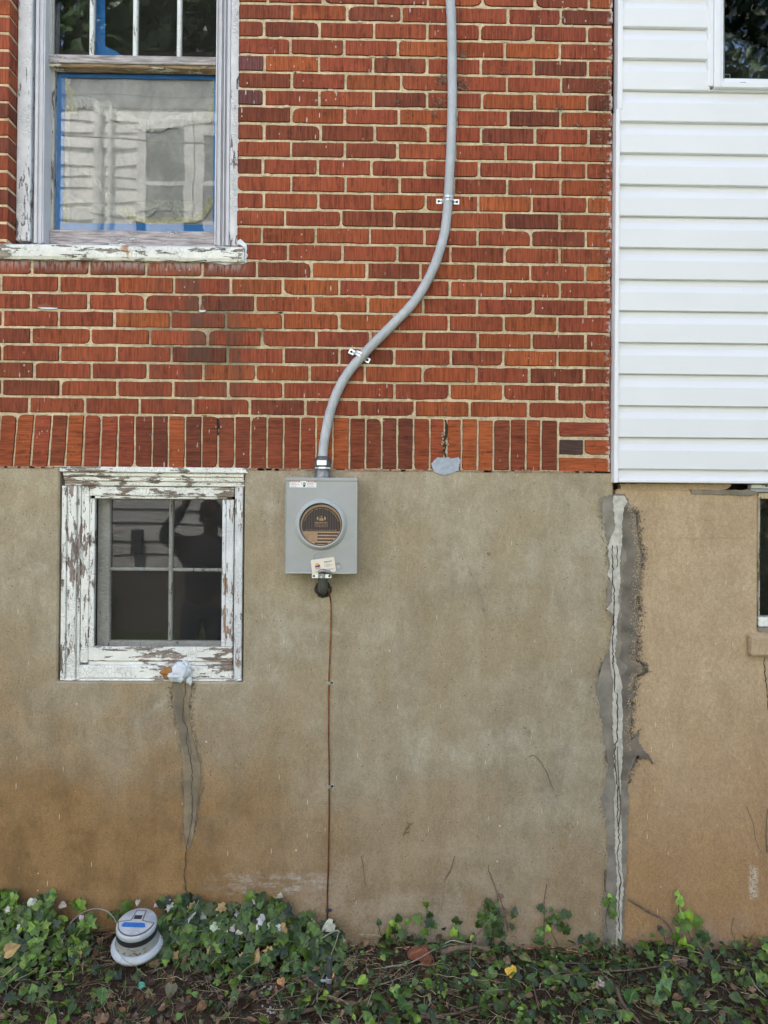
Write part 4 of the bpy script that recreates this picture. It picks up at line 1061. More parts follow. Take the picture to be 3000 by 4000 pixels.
e = MB(); e.box(mx0-0.0015, mx1+0.0015, YF-0.003, 0.0, mz1-0.0125, mz1); e.build('top_flange', 'box', mbx, bevel=0.002, segs=2)
e = MB(); e.box(mx1-0.0035, mx1+0.0006, YF-0.0022, -0.003, mz0-0.0006, mz1-0.014); e.build('side_lip', 'boxedge', mbx, bevel=0.0012)
e = MB(); e.box(mx0-0.0006, mx0+0.0028, YF-0.0018, -0.003, mz0-0.0006, mz1-0.014); e.build('side_lip', 'box', mbx, bevel=0.0012)
e = MB(); e.box(mx0+0.003, mx1-0.004, YF-0.0014, -0.003, mz0-0.0008, mz0+0.0035); e.build('bottom_lip', 'boxedge', mbx, bevel=0.001)
MR = Matrix.Translation((mcx, YF, mcz)) @ Matrix.Rotation(R(90), 4, 'X')      # local +Z points to -Y (towards the viewer)
r_ = MB(); r_.lathe([(RO+0.001, -0.001), (RO-0.0015, 0.005), (RO-0.006, 0.012), (RO-0.010, 0.017), (RI+0.004, 0.0195), (RI+0.001, 0.0195), (RI-0.0005, 0.017), (RI-0.001, 0.0), (RI-0.001, -0.02)], MR, 72)
r_.build('ring', 'boxedge', mbx, smooth=True)
k_ = MB(); k_.lathe([(RI-0.0012, 0.0105), (RI-0.0035, 0.0105), (RI-0.0035, 0.002), (RI-0.0012, 0.002)], MR, 64); k_.build('gasket', 'black', mbx, smooth=True)
# cardboard disc with print, seen through a clear lip
YD = YF-0.002
dcx, dcz = P_(1255, 2051, YD).x, P_(1255, 2051, YD).z
mpp = (P_(1355, 2000, YD).x-P_(1255, 2000, YD).x)/100.0      # metres per photo pixel there
def dm(x, z, y=YD): return Matrix.Translation((dcx+x*mpp, y, dcz+z*mpp))
RD = 81*mpp
k_ = MB(); k_.lathe([(0.0001, 0), (RD, 0), (RD, -0.002)], Matrix.Translation((dcx, YD, dcz)) @ Matrix.Rotation(R(90), 4, 'X'), 72); fixn(k_.build('cardboard_disc', 'kraft', mbx))
q = MB(); q.lathe([(RD-0.002, 0.004), (RD-0.0005, 0.0045), (RD, 0.002)], Matrix.Translation((dcx, YD, dcz)) @ Matrix.Rotation(R(90), 4, 'X'), 64); q.build('clear_lip', 'cover', mbx, smooth=True)
# dark printed field: circle segment above the flag
ink = MB(); zb_ = (2051-2076); r1 = 75.0; pts = []
cyo = -3.0
a0 = math.asin((zb_-cyo)/r1)
for k in range(61):
    a = a0+(math.pi-2*a0)*k/60; pts.append((dcx+r1*math.cos(a)*mpp, dcz+(cyo+r1*math.sin(a))*mpp))
ink.prism(pts, YD-0.0006, YD+0.0002); dark_print = ink.build('dark_print', 'discink', mbx)
ar = MB()
for rr_, wdt in ((78.5, 0.9),):
    for k in range(50):
        a = R(20)+R(140)*k/50; a2 = R(20)+R(140)*(k+1)/50
        ar.prism([(dcx+math.cos(t)*q_*mpp, dcz+(cyo+math.sin(t)*q_)*mpp) for t, q_ in ((a, rr_-wdt), (a2, rr_-wdt), (a2, rr_+wdt), (a, rr_+wdt))], YD-0.0005, YD)
flag = MB()
def chord(z): 
    r2 = 79.0; return math.sqrt(max(0, r2*r2-(z)**2))
YI = YD-0.0006
for (va, vb, x0) in ((2082, 2088.5, -15), (2094.5, 2100.5, -15), (2107, 2113, -15), (2119.5, 2125, -45)):
    za, zb = 2051-va, 2051-vb; xr_ = min(chord(za), chord(zb))-3; xl = max(x0, -min(chord(za), chord(zb))+3)
    flag.prism([(dcx+xl*mpp, dcz+zb*mpp), (dcx+xr_*mpp, dcz+zb*mpp), (dcx+xr_*mpp+2*mpp, dcz+za*mpp), (dcx+xl*mpp, dcz+za*mpp)], YI, YD)
for i in range(6):
    for j in range(9):
        if j % 2 and i == 5: continue
        u = -68+i*9.7+(4.8 if j % 2 else 0); z = 2051-2081.5-j*4.15
        if abs(u) > chord(z)-3: continue
        flag.prism([(dcx+(u+1.5*math.cos(t))*mpp, dcz+(z+1.5*math.sin(t))*mpp) for t in [2*math.pi*q_/8 for q_ in range(8)]], YI, YD)
flag.prism([(dcx+x*mpp, dcz+z*mpp) for x, z in ((-12, -80.5), (14, -80.5), (12, -79), (-10, -79))], YI, YD)
flag.build('flag_print', 'ink', mbx)
tx = MB(); YT = YD-0.0010
text_mb(tx, 'MILBANK', 8.2*mpp, dm(0.5, 2051-2042, YT), 0.00006, sx=1.42)
text_mb(tx, 'ENERGY AT WORK', 3.1*mpp, dm(0.5, 2051-2048.5, YT), 0, sx=2.0)
text_mb(tx, 'www.milbankworks.com', 4.0*mpp, dm(0, 2051-2057, YT), 0.00003, sx=1.28)
text_mb(tx, 'Family-Owned | American Manufacturer | Kansas City, MO', 4.6*mpp, dm(-1, 2051-2071, YT), 0.00003, sx=1.13)
tx.prism([(dcx+x*mpp, dcz+z*mpp) for x, z in ((-26, -1.2), (27, -1.2), (27, -1.9), (-26, -1.9))], YT, YD)
# emblem: two outer lens halves, two rounded posts and a flared middle stem
def P2(mb, pts, y0=YT, y1=YD): mb.prism([(dcx+x*mpp, dcz+z*mpp) for x, z in pts], y0, y1)
ez = 2051-2025
for s_ in (-1, 1):
    P2(tx, [(s_*11.5, ez+7.2)]+[(s_*(11.5+6.5*math.sin(math.pi*k/10)), ez+7.2*math.cos(math.pi*k/10)) for k in range(1, 10)]+[(s_*11.5, ez-7.2)])
    P2(tx, [(s_*1.6, ez-9), (s_*7.8, ez-9), (s_*7.8, ez-1), (s_*6.8, ez+1), (s_*4.8, ez+1.8), (s_*2.6, ez+1), (s_*1.6, ez-1)])
P2(tx, [(-0.8, ez-9), (0.8, ez-9), (0.9, ez+5), (3.2, ez+9.4), (-3.2, ez+9.4), (-0.9, ez+5)])
for k in range(46):
    a = R(163)-R(146)*k/45; 
    if rng.random() < 0.12: continue
    P2(tx, [(math.cos(t)*q_, cyo+math.sin(t)*q_) for t, q_ in ((a, 66.8), (a-0.030, 66.8), (a-0.030, 69.2), (a, 69.2))])
tag(tx.build('lettering', 'kraft', mbx), kind='stuff')
# embossed emblem, knockout, screws on the cover
em = MB(); ecx, ecz = P_(1254, 2176).x, P_(1254, 2176).z
ring = [(ecx+0.026*math.cos(t), YF-0.0008, ecz+0.018*math.sin(t)) for t in [2*math.pi*k/32 for k in range(33)]]; em.tube(ring, 0.0011, 6)
for dx, h in ((-0.012, 0.004), (-0.004, 0.012), (0.004, 0.012), (0.012, 0.004)): em.tube([(ecx+dx, YF-0.0006, ecz-0.012), (ecx+dx, YF-0.0006, ecz+h)], 0.001, 6)
em.build('embossed_emblem', 'box', mbx, smooth=True)
ko = MB(); p = P_(1320, 2210); ko.lathe([(0.0155, 0), (0.0145, 0.0016), (0.012, 0.0016), (0.0112, 0.0003), (0.0001, 0.0003)], Matrix.Translation(p) @ Matrix.Rotation(R(90), 4, 'X'), 32); ko.build('knockout', 'box', mbx, smooth=True)
# danger label
lx0_, lx1_ = P_(1131, 1890).x, P_(1236, 1890).x; lz1_, lz0_ = P_(1180, 1877.5).z, P_(1180, 1904).z
Yl = YF-0.0006
l = MB(); l.box(lx0_, lx1_, Yl, YF, lz0_, lz1_); l.build('warning_label', 'white', mbx)
pxm = (lx1_-lx0_)/105.0
def LX(u): return lx0_+(u-1131)*pxm
def LZ(v): return lz1_-(v-1877.5)*pxm
for a_, b_2 in ((1131.5, 1171), (1197, 1235.5)):
    l = MB(); l.box(LX(a_), LX(b_2), Yl-0.0004, Yl, LZ(1883.8), LZ(1877.8)); l.build('label_band', 'red', mbx)
l = MB()
text_mb(l, 'DANGER', 5.6*pxm, Matrix.Translation((LX(1155), Yl-0.0007, LZ(1880.8))), 0.00008, sx=1.12)
text_mb(l, 'PELIGRO', 5.6*pxm, Matrix.Translation((LX(1218.5), Yl-0.0007, LZ(1880.8))), 0.00008, sx=1.1)
for u in (1138, 1201): l.prism([(LX(u-2.6), LZ(1883.2)), (LX(u+2.6), LZ(1883.2)), (LX(u), LZ(1878.3))], Yl-0.0007, Yl-0.0004)
tag(l.build('label_heading', 'white', mbx), kind='stuff')
l = MB(); rl = random.Random(2)
for a, b in ((1134, 1169), (1199, 1233)):
    for v in (1887, 1889.3, 1891.6, 1893.9, 1898.5, 1900.8): l.box(LX(a), LX(b-rl.uniform(0, 14)), Yl-0.0003, Yl, LZ(v+0.9), LZ(v))
tag(l.build('label_small_print', 'greyink', mbx), kind='stuff')
l = MB()
l.prism([(LX(u), LZ(v)) for u, v in ((1183, 1894), (1187, 1895), (1190, 1893.5), (1194, 1894.5), (1192, 1899), (1191, 1902), (1185, 1902), (1184, 1898))], Yl-0.0004, Yl)
for u in (1183.5, 1186, 1188.5, 1191, 1193): l.box(LX(u), LX(u+1.4), Yl-0.0004, Yl, LZ(1893), LZ(1882+abs(u-1187.5)*0.8))
l.tube([(LX(1173), Yl-0.0003, LZ(1880)), (LX(1180), Yl-0.0003, LZ(1885)), (LX(1176), Yl-0.0003, LZ(1890)), (LX(1182), Yl-0.0003, LZ(1893))], 0.0005, 5)
l.build('label_pictogram', 'ink', mbx)

# ---- connector on top
YC2 = -0.045
def hexnut(mb, c, r, z0, z1, rot=R(30), seg=6, ch=0.0):
    pf = [(0.0001, z0), (r-ch, z0), (r, z0+ch), (r, z1-ch), (r-ch, z1), (0.0001, z1)]
    mb.lathe(pf, Matrix.Translation((c[0], c[1], 0)) @ Matrix.Rotation(rot, 4, 'Z'), seg)
cx_, cy_ = W(1260, 1820, YC2).x, YC2
zz = lambda v: W(1260, v, YC2).z
ct = thing('cable_connector', (cx_, cy_, mz1), 'dull metal watertight connector where the grey cable enters the meter box', 'connector')
m1 = MB(); m1.lathe([(0.0001, zz(1783)), (0.021, zz(1783)), (0.026, zz(1788)), (0.029, zz(1796)), (0.033, zz(1806)), (0.0335, zz(1812))], Matrix.Translation((cx_, cy_, 0)), 8); fixn(m1.build('dome_nut', 'steel', ct, bevel=0.001))
m1 = MB(); hexnut(m1, (cx_, cy_), 0.0345, zz(1822), zz(1806), R(22.5), 8, 0.001); fixn(m1.build('hex_nut', 'steel', ct))
m1 = MB(); hexnut(m1, (cx_, cy_), 0.0315, zz(1833), zz(1825), R(22.5), 8, 0.0008); fixn(m1.build('locknut', 'galv', ct))
m1 = MB(); m1.lathe([(0.0001, zz(1822)), (0.0275, zz(1822)), (0.0275, zz(1840)), (0.030, zz(1842)), (0.030, zz(1854)), (0.0295, zz(1857)), (0.036, mz1+0.002), (0.038, mz1-0.0005)], Matrix.Translation((cx_, cy_, 0)), 28); fixn(m1.build('collar', 'cast', ct, smooth=True))
m1 = MB(); wq = W(1257, 1807, cy_-0.035); m1.box(wq.x-0.0185, wq.x+0.0175, cy_-0.0335, cy_-0.0325, zz(1819.5), zz(1800.5)); m1.build('bright_sticker', 'foil', ct)
# cable runs forward from the wall into the connector
cb2 = MB()
# ---- pipe, clamp and duct putty under the box
YP = -0.040
pc = W(1261, 2290, YP)
cond = thing('conduit', (pc.x, YP, W(1261, 2300, YP).z), 'short dark grey conduit bending from the meter box bottom into the wall', 'conduit')
cz0, cz1 = W(1261, 2290, YP).z, mz0+0.002
m1 = MB(); m1.tube(smooth_path([(pc.x, YP, cz1), (pc.x, YP, cz0+0.01), (pc.x, YP+0.012, cz0-0.012), (pc.x, 0.01, cz0-0.022)], 5), 0.0188, 24); m1.build('pipe', 'pvc', cond, smooth=True)
cl_ = thing('pipe_clamp', (pc.x, YF, mz0), 'bright metal clamp with two screws at the foot of the meter box', 'clamp')
m1 = MB(); w0, w1 = W(1218, 2250, YF-0.004).x, W(1295, 2250, YF-0.004).x; zc = W(1256, 2250, YF-0.004).z
m1.box(w0, w1, YF-0.0065, YF-0.0045, zc-0.008, zc+0.008); m1.build('plate', 'galv', cl_, bevel=0.002)
m1 = MB(); xm = (w0+w1)/2-0.0
m1.prism([(xm-0.011, zc-0.009), (xm+0.011, zc-0.009), (xm+0.013, zc+0.004), (xm+0.008, zc+0.012), (xm-0.008, zc+0.012), (xm-0.013, zc+0.004)], YF-0.014, YF-0.006); m1.build('saddle', 'cast', cl_, bevel=0.002)
for xx in (w0+0.008, w1-0.008):
    m1 = MB(); m1.lathe([(0.0001, 0.004), (0.003, 0.0035), (0.0042, 0.001), (0.0044, 0)], Matrix.Translation((xx, YF-0.0065, zc)) @ Matrix.Rotation(R(90), 4, 'X'), 12); m1.build('screw', 'steel', cl_, smooth=True)
m1 = MB(); m1.lathe([(0.0001, 0.004), (0.0035, 0.0035), (0.005, 0.001)], Matrix.Translation((xm, YF-0.014, zc-0.004)) @ Matrix.Rotation(R(90), 4, 'X'), 12); m1.build('screw', 'galv', cl_, smooth=True)
m1 = MB(); m1.tube(smooth_path([(xm-0.010, YF-0.013, zc+0.012), (xm+0.002, YF-0.016, zc+0.020), (xm+0.018, YF-0.014, zc+0.017), (xm+0.032, YF-0.010, zc+0.013), (xm+0.034, YF-0.008, zc+0.004)], 5), [0.0075]*15+[0.006]*6, 10); m1.build('lug', 'cast', cl_, smooth=True)
pt = MB(); pcx, pcz = W(1262, 2303, -0.01).x, W(1262, 2303, -0.01).z; rp = random.Random(12); N1, N2 = 26, 12
for i in range(N1):
    a = 2*math.pi*i/N1
    for j in range(N2+1):
        t = j/N2; rr_ = math.sin(t*math.pi/2); rad = 0.033*(1+0.16*mnoise.noise(Vector((math.cos(a)*2.3, math.sin(a)*2.3, 4.2)))+0.05*rp.uniform(-1, 1)*rr_)
        pt.v.append((pcx+math.cos(a)*rad*rr_*1.02, 0.004-0.034*math.cos(t*math.pi/2)*(1+0.15*rp.uniform(-1, 1)), pcz+math.sin(a)*rad*rr_*0.98))
for i in range(N1):
    for j in range(N2):
        a, b = i*(N2+1)+j, ((i+1) % N1)*(N2+1)+j; pt.face((a, a+1, b+1, b))
putty = pt.build('duct_putty', 'putty', smooth=True, origin=(pcx, 0, pcz)); tag(putty, 'lump of black putty packed round the conduit below the meter box', 'putty')
# ---- business card wedged behind the clamp
bc = thing('business_card', W(1263, 2212, YF-0.003).to_tuple(), 'cream business card with an orange and navy sunrise logo on the meter box', 'business card')
BM = Matrix.Translation(W(1263, 2210, YF-0.005)) @ Matrix.Rotation(R(-8.5), 4, 'Y') @ Matrix.Rotation(R(-2), 4, 'X')
cw, chh = 0.0445, 0.0275
def rrect(w_, h_, r, n=5):
    out = []
    for cx, cz, a0_ in ((w_-r, h_-r, 0), (-w_+r, h_-r, 90), (-w_+r, -h_+r, 180), (w_-r, -h_+r, 270)):
        for k in range(n+1): a = R(a0_+90*k/n); out.append((cx+r*math.cos(a), cz+r*math.sin(a)))
    return out
def cprism(pts, y0, y1, name, m_):
    mb = MB(); mb.prism(pts, y0, y1); mb.v = [tuple(BM @ Vector(v)) for v in mb.v]; return mb.build(name, m_, bc)
cprism(rrect(cw, chh, 0.005), -0.0004, 0.0004, 'card', 'card')
s_ = 0.0089/1.0
half = [(-0.0215+0.0095*math.cos(t), 0.0035+0.0095*math.sin(t)) for t in [math.pi*k/16 for k in range(17)]]
cprism(half, -0.0007, -0.0004, 'logo_sun', 'orange')
cprism([(-0.031, -0.002), (-0.012, -0.002), (-0.012, 0.0035), (-0.016, 0.0068), (-0.021, 0.0042), (-0.026, 0.0030), (-0.031, 0.0032)], -0.0010, -0.0005, 'logo_hills', 'navy')
mb = MB(); text_mb(mb, 'VALLEY', 0.0062, BM @ Matrix.Translation((-0.0215, -0.0006, -0.0052)), 0.00018, thick=0.0001)
for (xa_, xb_, z_, h_) in ((-0.030, -0.013, -0.0092, 0.0010), (0.004, 0.018, 0.0135, 0.0024), (0.0205, 0.034, 0.0135, 0.0024), (0.004, 0.022, 0.0095, 0.0009), (0.009, 0.025, 0.0035, 0.0009), (0.009, 0.036, -0.0005, 0.0009), (0.009, 0.025, -0.0045, 0.0009),
                           (0.0048, 0.0062, 0.0035, 0.0016), (0.0048, 0.0062, -0.0005, 0.0016), (0.0048, 0.0062, -0.0045, 0.0016), (-0.036, 0.038, -0.0135, 0.0003), (-0.036, 0.030, -0.0170, 0.0003), (0.018, 0.038, -0.0155, 0.0008), (-0.036, -0.022, -0.0195, 0.0008)):
    mb.box(xa_, xb_, -0.0006, -0.0003, z_-h_/2, z_+h_/2, mtx=BM)
mb.build('card_print', 'ink', bc)

# ================================================================== COPPER GROUND WIRE, CLIPS, ROD
cw_uv = [(1284, 2300, -.030), (1285, 2315, -.026), (1290, 2335, -.016), (1293, 2362, -.008), (1293, 2420, -.0065), (1291, 2500, -.0065), (1288, 2580, -.0065), (1285, 2666, -.0060), (1284, 2760, -.0065), (1284, 2880, -.0075), (1286, 3000, -.0065), (1286, 3072, -.006), (1286, 3180, -.007), (1284, 3300, -.008), (1282, 3420, -.0065), (1279, 3480, -.0065), (1279, 3557, -.006), (1278, 3610, -.008), (1283, 3650, -.02), (1296, 3690, -.045)]
wire = MB(); wire.tube(smooth_path([W(u, v, y) for u, v, y in cw_uv], 6), 0.0029, 10)
wire = wire.build('copper_wire', 'copperd', smooth=True); tag(wire, 'bare copper ground wire running straight down the stucco below the meter box', 'wire')
def clip(u, v, label, rot=0.0, dark=False):
    c = W(u, v, -0.004); t = thing('wire_clip', c.to_tuple(), label, 'wire clip', 'clips pinning the copper wire')
    mt = Matrix.Translation((c.x, -0.0015, c.z)) @ Matrix.Rotation(rot, 4, 'Y')
    mb = MB(); pr = [(-0.0075, 0.0)]+[(0.0052*math.cos(math.pi*(1-k/6)), -0.0035-0.0062*math.sin(math.pi*(1-k/6))) for k in range(7)]+[(0.0075, -0.0004), (0.0175, -0.0004)]
    n = len(pr); h = 0.0062
    for zz_ in (-h, h): 
        for x, y in pr: mb.v.append(tuple(mt @ Vector((x, y, zz_))))
    for i in range(n-1): mb.face((i, i+1, n+i+1, n+i))
    o = mb.build('band', 'galv' if not dark else 'steel', t); md = o.modifiers.new('thick', 'SOLIDIFY'); md.thickness = 0.001
    s = MB(); s.lathe([(0.0001, 0.003), (0.003, 0.0028), (0.0045, 0.0012), (0.0046, 0)], mt @ Matrix.Translation((0.0122, -0.0012, 0)) @ Matrix.Rotation(R(90), 4, 'X'), 12); s.build('nail_head', 'black' if not dark else 'navyblue', t, smooth=True)
M['navyblue'] = plain('blue_black_nail', (0.03, 0.05, 0.16), 0.4)
clip(1285, 2667, 'topmost clip on the copper wire, bright metal with a black nail'); clip(1286, 3071, 'middle clip on the copper wire, bright metal above the rust stains', R(2)); clip(1279, 3556, 'lowest clip on the copper wire, bluish and just above the ivy', R(4), True)

# ================================================================== CRUMPLED PAPER ON THE SILL
def crumple(name, c, rx, ry, rz, m_, parent, seed, sub=2, amp=0.42):
    import bmesh
    bm = bmesh.new(); bmesh.ops.create_icosphere(bm, subdivisions=sub, radius=1.0)
    for v in bm.verts:
        p = v.co.copy(); q = p*1.9+Vector((seed*3.1, seed, 0))
        rj2 = random.Random(int((p.x*7.1+p.y*13.7+p.z*3.3+seed)*1e4)); d = abs(mnoise.noise(q))*amp*0.8+rj2.uniform(-0.16, 0.26)
        v.co = Vector((p.x*rx, p.y*ry, p.z*rz))*(1-d)
    mb = MB(); mb.v = [tuple(Vector(c)+v.co) for v in bm.verts]; bm.verts.index_update()
    for f in bm.faces: mb.face([v.index for v in f.verts])
    bm.free(); return mb.build(name, m_, parent)
pc_ = W(700, 2628, -0.02)
wad = thing('crumpled_paper', (pc_.x, pc_.y, W(700, 2660, -0.01).z), 'crumpled white and brown paper wad on the basement window sill', 'paper')
crumple('paper_wad', W(706, 2622, -0.012), 0.040, 0.026, 0.036, 'paper', wad, 1); crumple('paper_wad', W(690, 2640, -0.018), 0.042, 0.024, 0.026, 'paper', wad, 2)
crumple('brown_wad', W(655, 2626, -0.008), 0.030, 0.020, 0.028, 'brownpaper', wad, 3); crumple('paper_tail', W(740, 2660, -0.010), 0.012, 0.008, 0.017, 'paper', wad, 5, 2)
crumple('paper_wad', W(722, 2598, -0.006), 0.020, 0.016, 0.020, 'paper', wad, 7, 2)
# ================================================================== GROUND
def gh(x, y):
    """height of the soil"""
    rise = 0.055/(1+math.exp((x+0.55)*6))
    dip = -0.02/(1+math.exp(-(x-0.6)*4))
    d = min(1.0, max(0.0, (-y)/2.2))
    n = mnoise.noise(Vector((x*2.1, y*2.1, 0)))*0.022+mnoise.noise(Vector((x*7, y*7, 5)))*0.010+mnoise.noise(Vector((x*22, y*22, 9)))*0.004
    return (rise+dip)*(1-d*0.8)+n-0.03*d
def spaced(a, b, lo, hi, fine, coarse):
    out = [a]
    while out[-1] < b:
        x = out[-1]; inside = lo <= x <= hi
        dist = 0 if inside else min(abs(x-lo), abs(x-hi))
        out.append(min(b, x+fine+dist*coarse))
    return out
gxs = spaced(-45, 45, -1.9, 2.0, 0.016, 0.22); gys = spaced(-45, 0.25, -1.0, 0.25, 0.016, 0.22)
gm = MB()
for x in gxs:
    for y in gys: gm.v.append((x, y, gh(x, y)))
ny = len(gys)
for i in range(len(gxs)-1):
    for j in range(ny-1):
        a = i*ny+j; gm.face((a, a+ny, a+ny+1, a+1))
back = len(gm.v)
gm.v += [(-45, 0.25, -0.2), (45, 0.25, -0.2), (45, 45, -0.2), (-45, 45, -0.2)]; gm.face((back, back+1, back+2, back+3))
ground = gm.build('ground', 'soil', smooth=True); tag(ground, kind='structure')
def Gd(u, v, lift=0.0):
    d = fwd+rg*((u-1500)/F_PX)-up*((v-2000)/F_PX); z = 0.0; p = CAM.copy()
    for _ in range(8):
        t = (z+lift-CAM.z)/d.z; p = CAM+d*t; z = gh(p.x, min(0, p.y))
    if p.y > -0.006: p = W(u, v, -0.006)
    return p

# ================================================================== LEAVES AND LITTER
IVY = [(0, -0.36), (0.22, -0.5), (0.5, -0.3), (0.36, -0.06), (0.5, 0.18), (0.22, 0.22), (0, 0.62), (-0.22, 0.22), (-0.5, 0.18), (-0.36, -0.06), (-0.5, -0.3), (-0.22, -0.5)]
HEART = [(0, -0.36), (0.24, -0.5), (0.47, -0.3), (0.45, 0.0), (0.25, 0.35), (0, 0.62), (-0.25, 0.35), (-0.45, 0.0), (-0.47, -0.3), (-0.24, -0.5)]
OVAL = [(0, -0.6), (0.2, -0.35), (0.27, 0.0), (0.18, 0.35), (0, 0.6), (-0.18, 0.35), (-0.27, 0.0), (-0.2, -0.35)]
def frame(nrm, rnd, head=None):
    n = Vector(nrm).normalized(); h = Vector(head) if head else Vector((rnd.gauss(0, 1), rnd.gauss(0, 1), rnd.gauss(0, 1)))
    yv = (h-n*h.dot(n)); yv = yv.normalized() if yv.length > 1e-4 else n.orthogonal().normalized()
    return yv.cross(n), yv, n
def leaf(mb, c, size, nrm, rnd, col, shape=IVY, head=None, cup=0.22, stem=True):
    xv, yv, n = frame(nrm, rnd, head); c = Vector(c); b = len(mb.v); fold = rnd.uniform(-0.1, 0.35); tipd = rnd.uniform(-0.1, 0.35)
    mb.v.append(tuple(c+n*size*0.04))
    for x, y in shape:
        x *= rnd.uniform(0.88, 1.1); y *= rnd.uniform(0.92, 1.08)
        mb.v.append(tuple(c+(xv*x+yv*y+n*(fold*abs(x)*0.6-tipd*y*abs(y)-cup*(x*x+y*y)*0.6))*size))
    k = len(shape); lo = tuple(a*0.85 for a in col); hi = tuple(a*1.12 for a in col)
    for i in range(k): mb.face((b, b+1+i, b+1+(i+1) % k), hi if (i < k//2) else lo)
    if stem:
        s0 = c-yv*size*0.36; s1 = s0-yv*size*rnd.uniform(0.4, 0.9)-n*size*rnd.uniform(0.2, 0.6); w_ = xv*size*0.022
        b = len(mb.v); mb.v += [tuple(s0-w_), tuple(s0+w_), tuple(s1+w_), tuple(s1-w_)]; mb.face((b, b+1, b+2, b+3), (0.13, 0.14, 0.06))
def blade(mb, p, h, rnd, col, wdt=0.0022, lean=None, n=4):
    a = rnd.uniform(0, 6.28) if lean is None else lean; dx, dy = math.cos(a), math.sin(a); k = rnd.uniform(0.2, 1.1); pts = []
    for i in range(n+1):
        t = i/n; pts.append(Vector(p)+Vector((dx*h*k*t*t, dy*h*k*t*t, h*t*(1-0.35*k*t))))
    sx, sy = -dy*wdt/2, dx*wdt/2; b = len(mb.v)
    for i, q in enumerate(pts):
        f = 1-0.8*i/n; mb.v += [(q.x-sx*f, q.y-sy*f, q.z), (q.x+sx*f, q.y+sy*f, q.z)]
    for i in range(n): a2 = b+2*i; mb.face((a2, a2+1, a2+3, a2+2), col)
def interp(tab, u):
    if u <= tab[0][0]: return tab[0][1]
    for (a, va), (b, vb) in zip(tab[:-1], tab[1:]):
        if u <= b: return va+(vb-va)*(u-a)/(b-a)
    return tab[-1][1]
G_D = [(0.030, 0.066, 0.010), (0.036, 0.078, 0.010), (0.028, 0.060, 0.020)]
G_M = [(0.078, 0.150, 0.015), (0.092, 0.170, 0.018), (0.060, 0.125, 0.020)]
G_L = [(0.19, 0.33, 0.030), (0.23, 0.36, 0.045), (0.15, 0.28, 0.04)]
rv = random.Random(21)
def green(r, d=0.35, m_=0.45):
    t = r.random(); c = r.choice(G_D if t < d else G_M if t < d+m_ else G_L); k = r.uniform(0.42, 0.98)*(0.95 if r.random() < 0.9 else 1.35); return tuple(a*k for a in c)
# --- dense ivy bed at the foot of the wall, left half
TOP = [(-700, 3500), (0, 3485), (60, 3492), (110, 3520), (190, 3482), (225, 3490), (262, 3540), (290, 3515), (330, 3508), (360, 3545), (400, 3580), (450, 3560), (480, 3512), (560, 3505), (620, 3520), (700, 3520), (760, 3512), (800, 3545), (840, 3528), (890, 3520), (950, 3560), (975, 3502), (1010, 3500), (1060, 3515), (1120, 3505),
       (1128, 3570), (1190, 3590), (1240, 3585), (1260, 3620), (1285, 3590), (1330, 3660), (1360, 3720)]
ib_ = MB()
def on_mound(u, t, r):
    """t 0 at the wall .. 1 at the front foot of the bed"""
    dep = 0.24 if u < 260 else 0.18 if u < 760 else 0.21
    vt = interp(TOP, u); p = W(u, vt+r.uniform(0, 22), -0.03); x = p.x+r.gauss(0, 0.006)
    H = max(0.0, p.z-gh(x, -0.03)); y = -0.018-t*dep
    return Vector((x*(1-0.0*t), y, gh(x, y)+H*(1-t**1.35)*r.uniform(0.82, 1.0)+0.012)), H
for i in range(1250):
    u = rv.uniform(-650, 1345); t = rv.random()**0.85
    if 800 < u < 1345 and t > 0.8 and rv.random() < 0.5: continue
    if 385 < u < 650 and t > 0.10: continue
    if 255 < u < 440 and 0.12 < t < 0.5 and rv.random() < 0.75: continue
    p, H = on_mound(u, t, rv)
    nrm = (rv.gauss(0, 0.45), -0.75+rv.gauss(0, 0.35), 0.65+0.4*t+rv.gauss(0, 0.3))
    dark = 0.18 if u < 600 else 0.45
    c = green(rv, dark, 0.5)
    if t < 0.45 and rv.random() < (0.17 if u > 600 else 0.11): c = tuple(a*rv.uniform(0.8, 1.1) for a in (0.42, 0.43, 0.37))
    elif rv.random() < 0.02: c = (0.30, 0.20, 0.07)
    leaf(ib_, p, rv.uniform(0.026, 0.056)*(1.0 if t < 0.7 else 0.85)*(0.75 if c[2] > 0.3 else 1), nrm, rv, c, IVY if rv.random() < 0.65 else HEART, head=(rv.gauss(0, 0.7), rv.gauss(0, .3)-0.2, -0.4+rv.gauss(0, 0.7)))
ivyb = ib_.build('ivy_bed', 'leaf'); tag(ivyb, 'thick bed of ivy leaves along the foot of the wall around the old meter', 'ivy', kind='stuff')
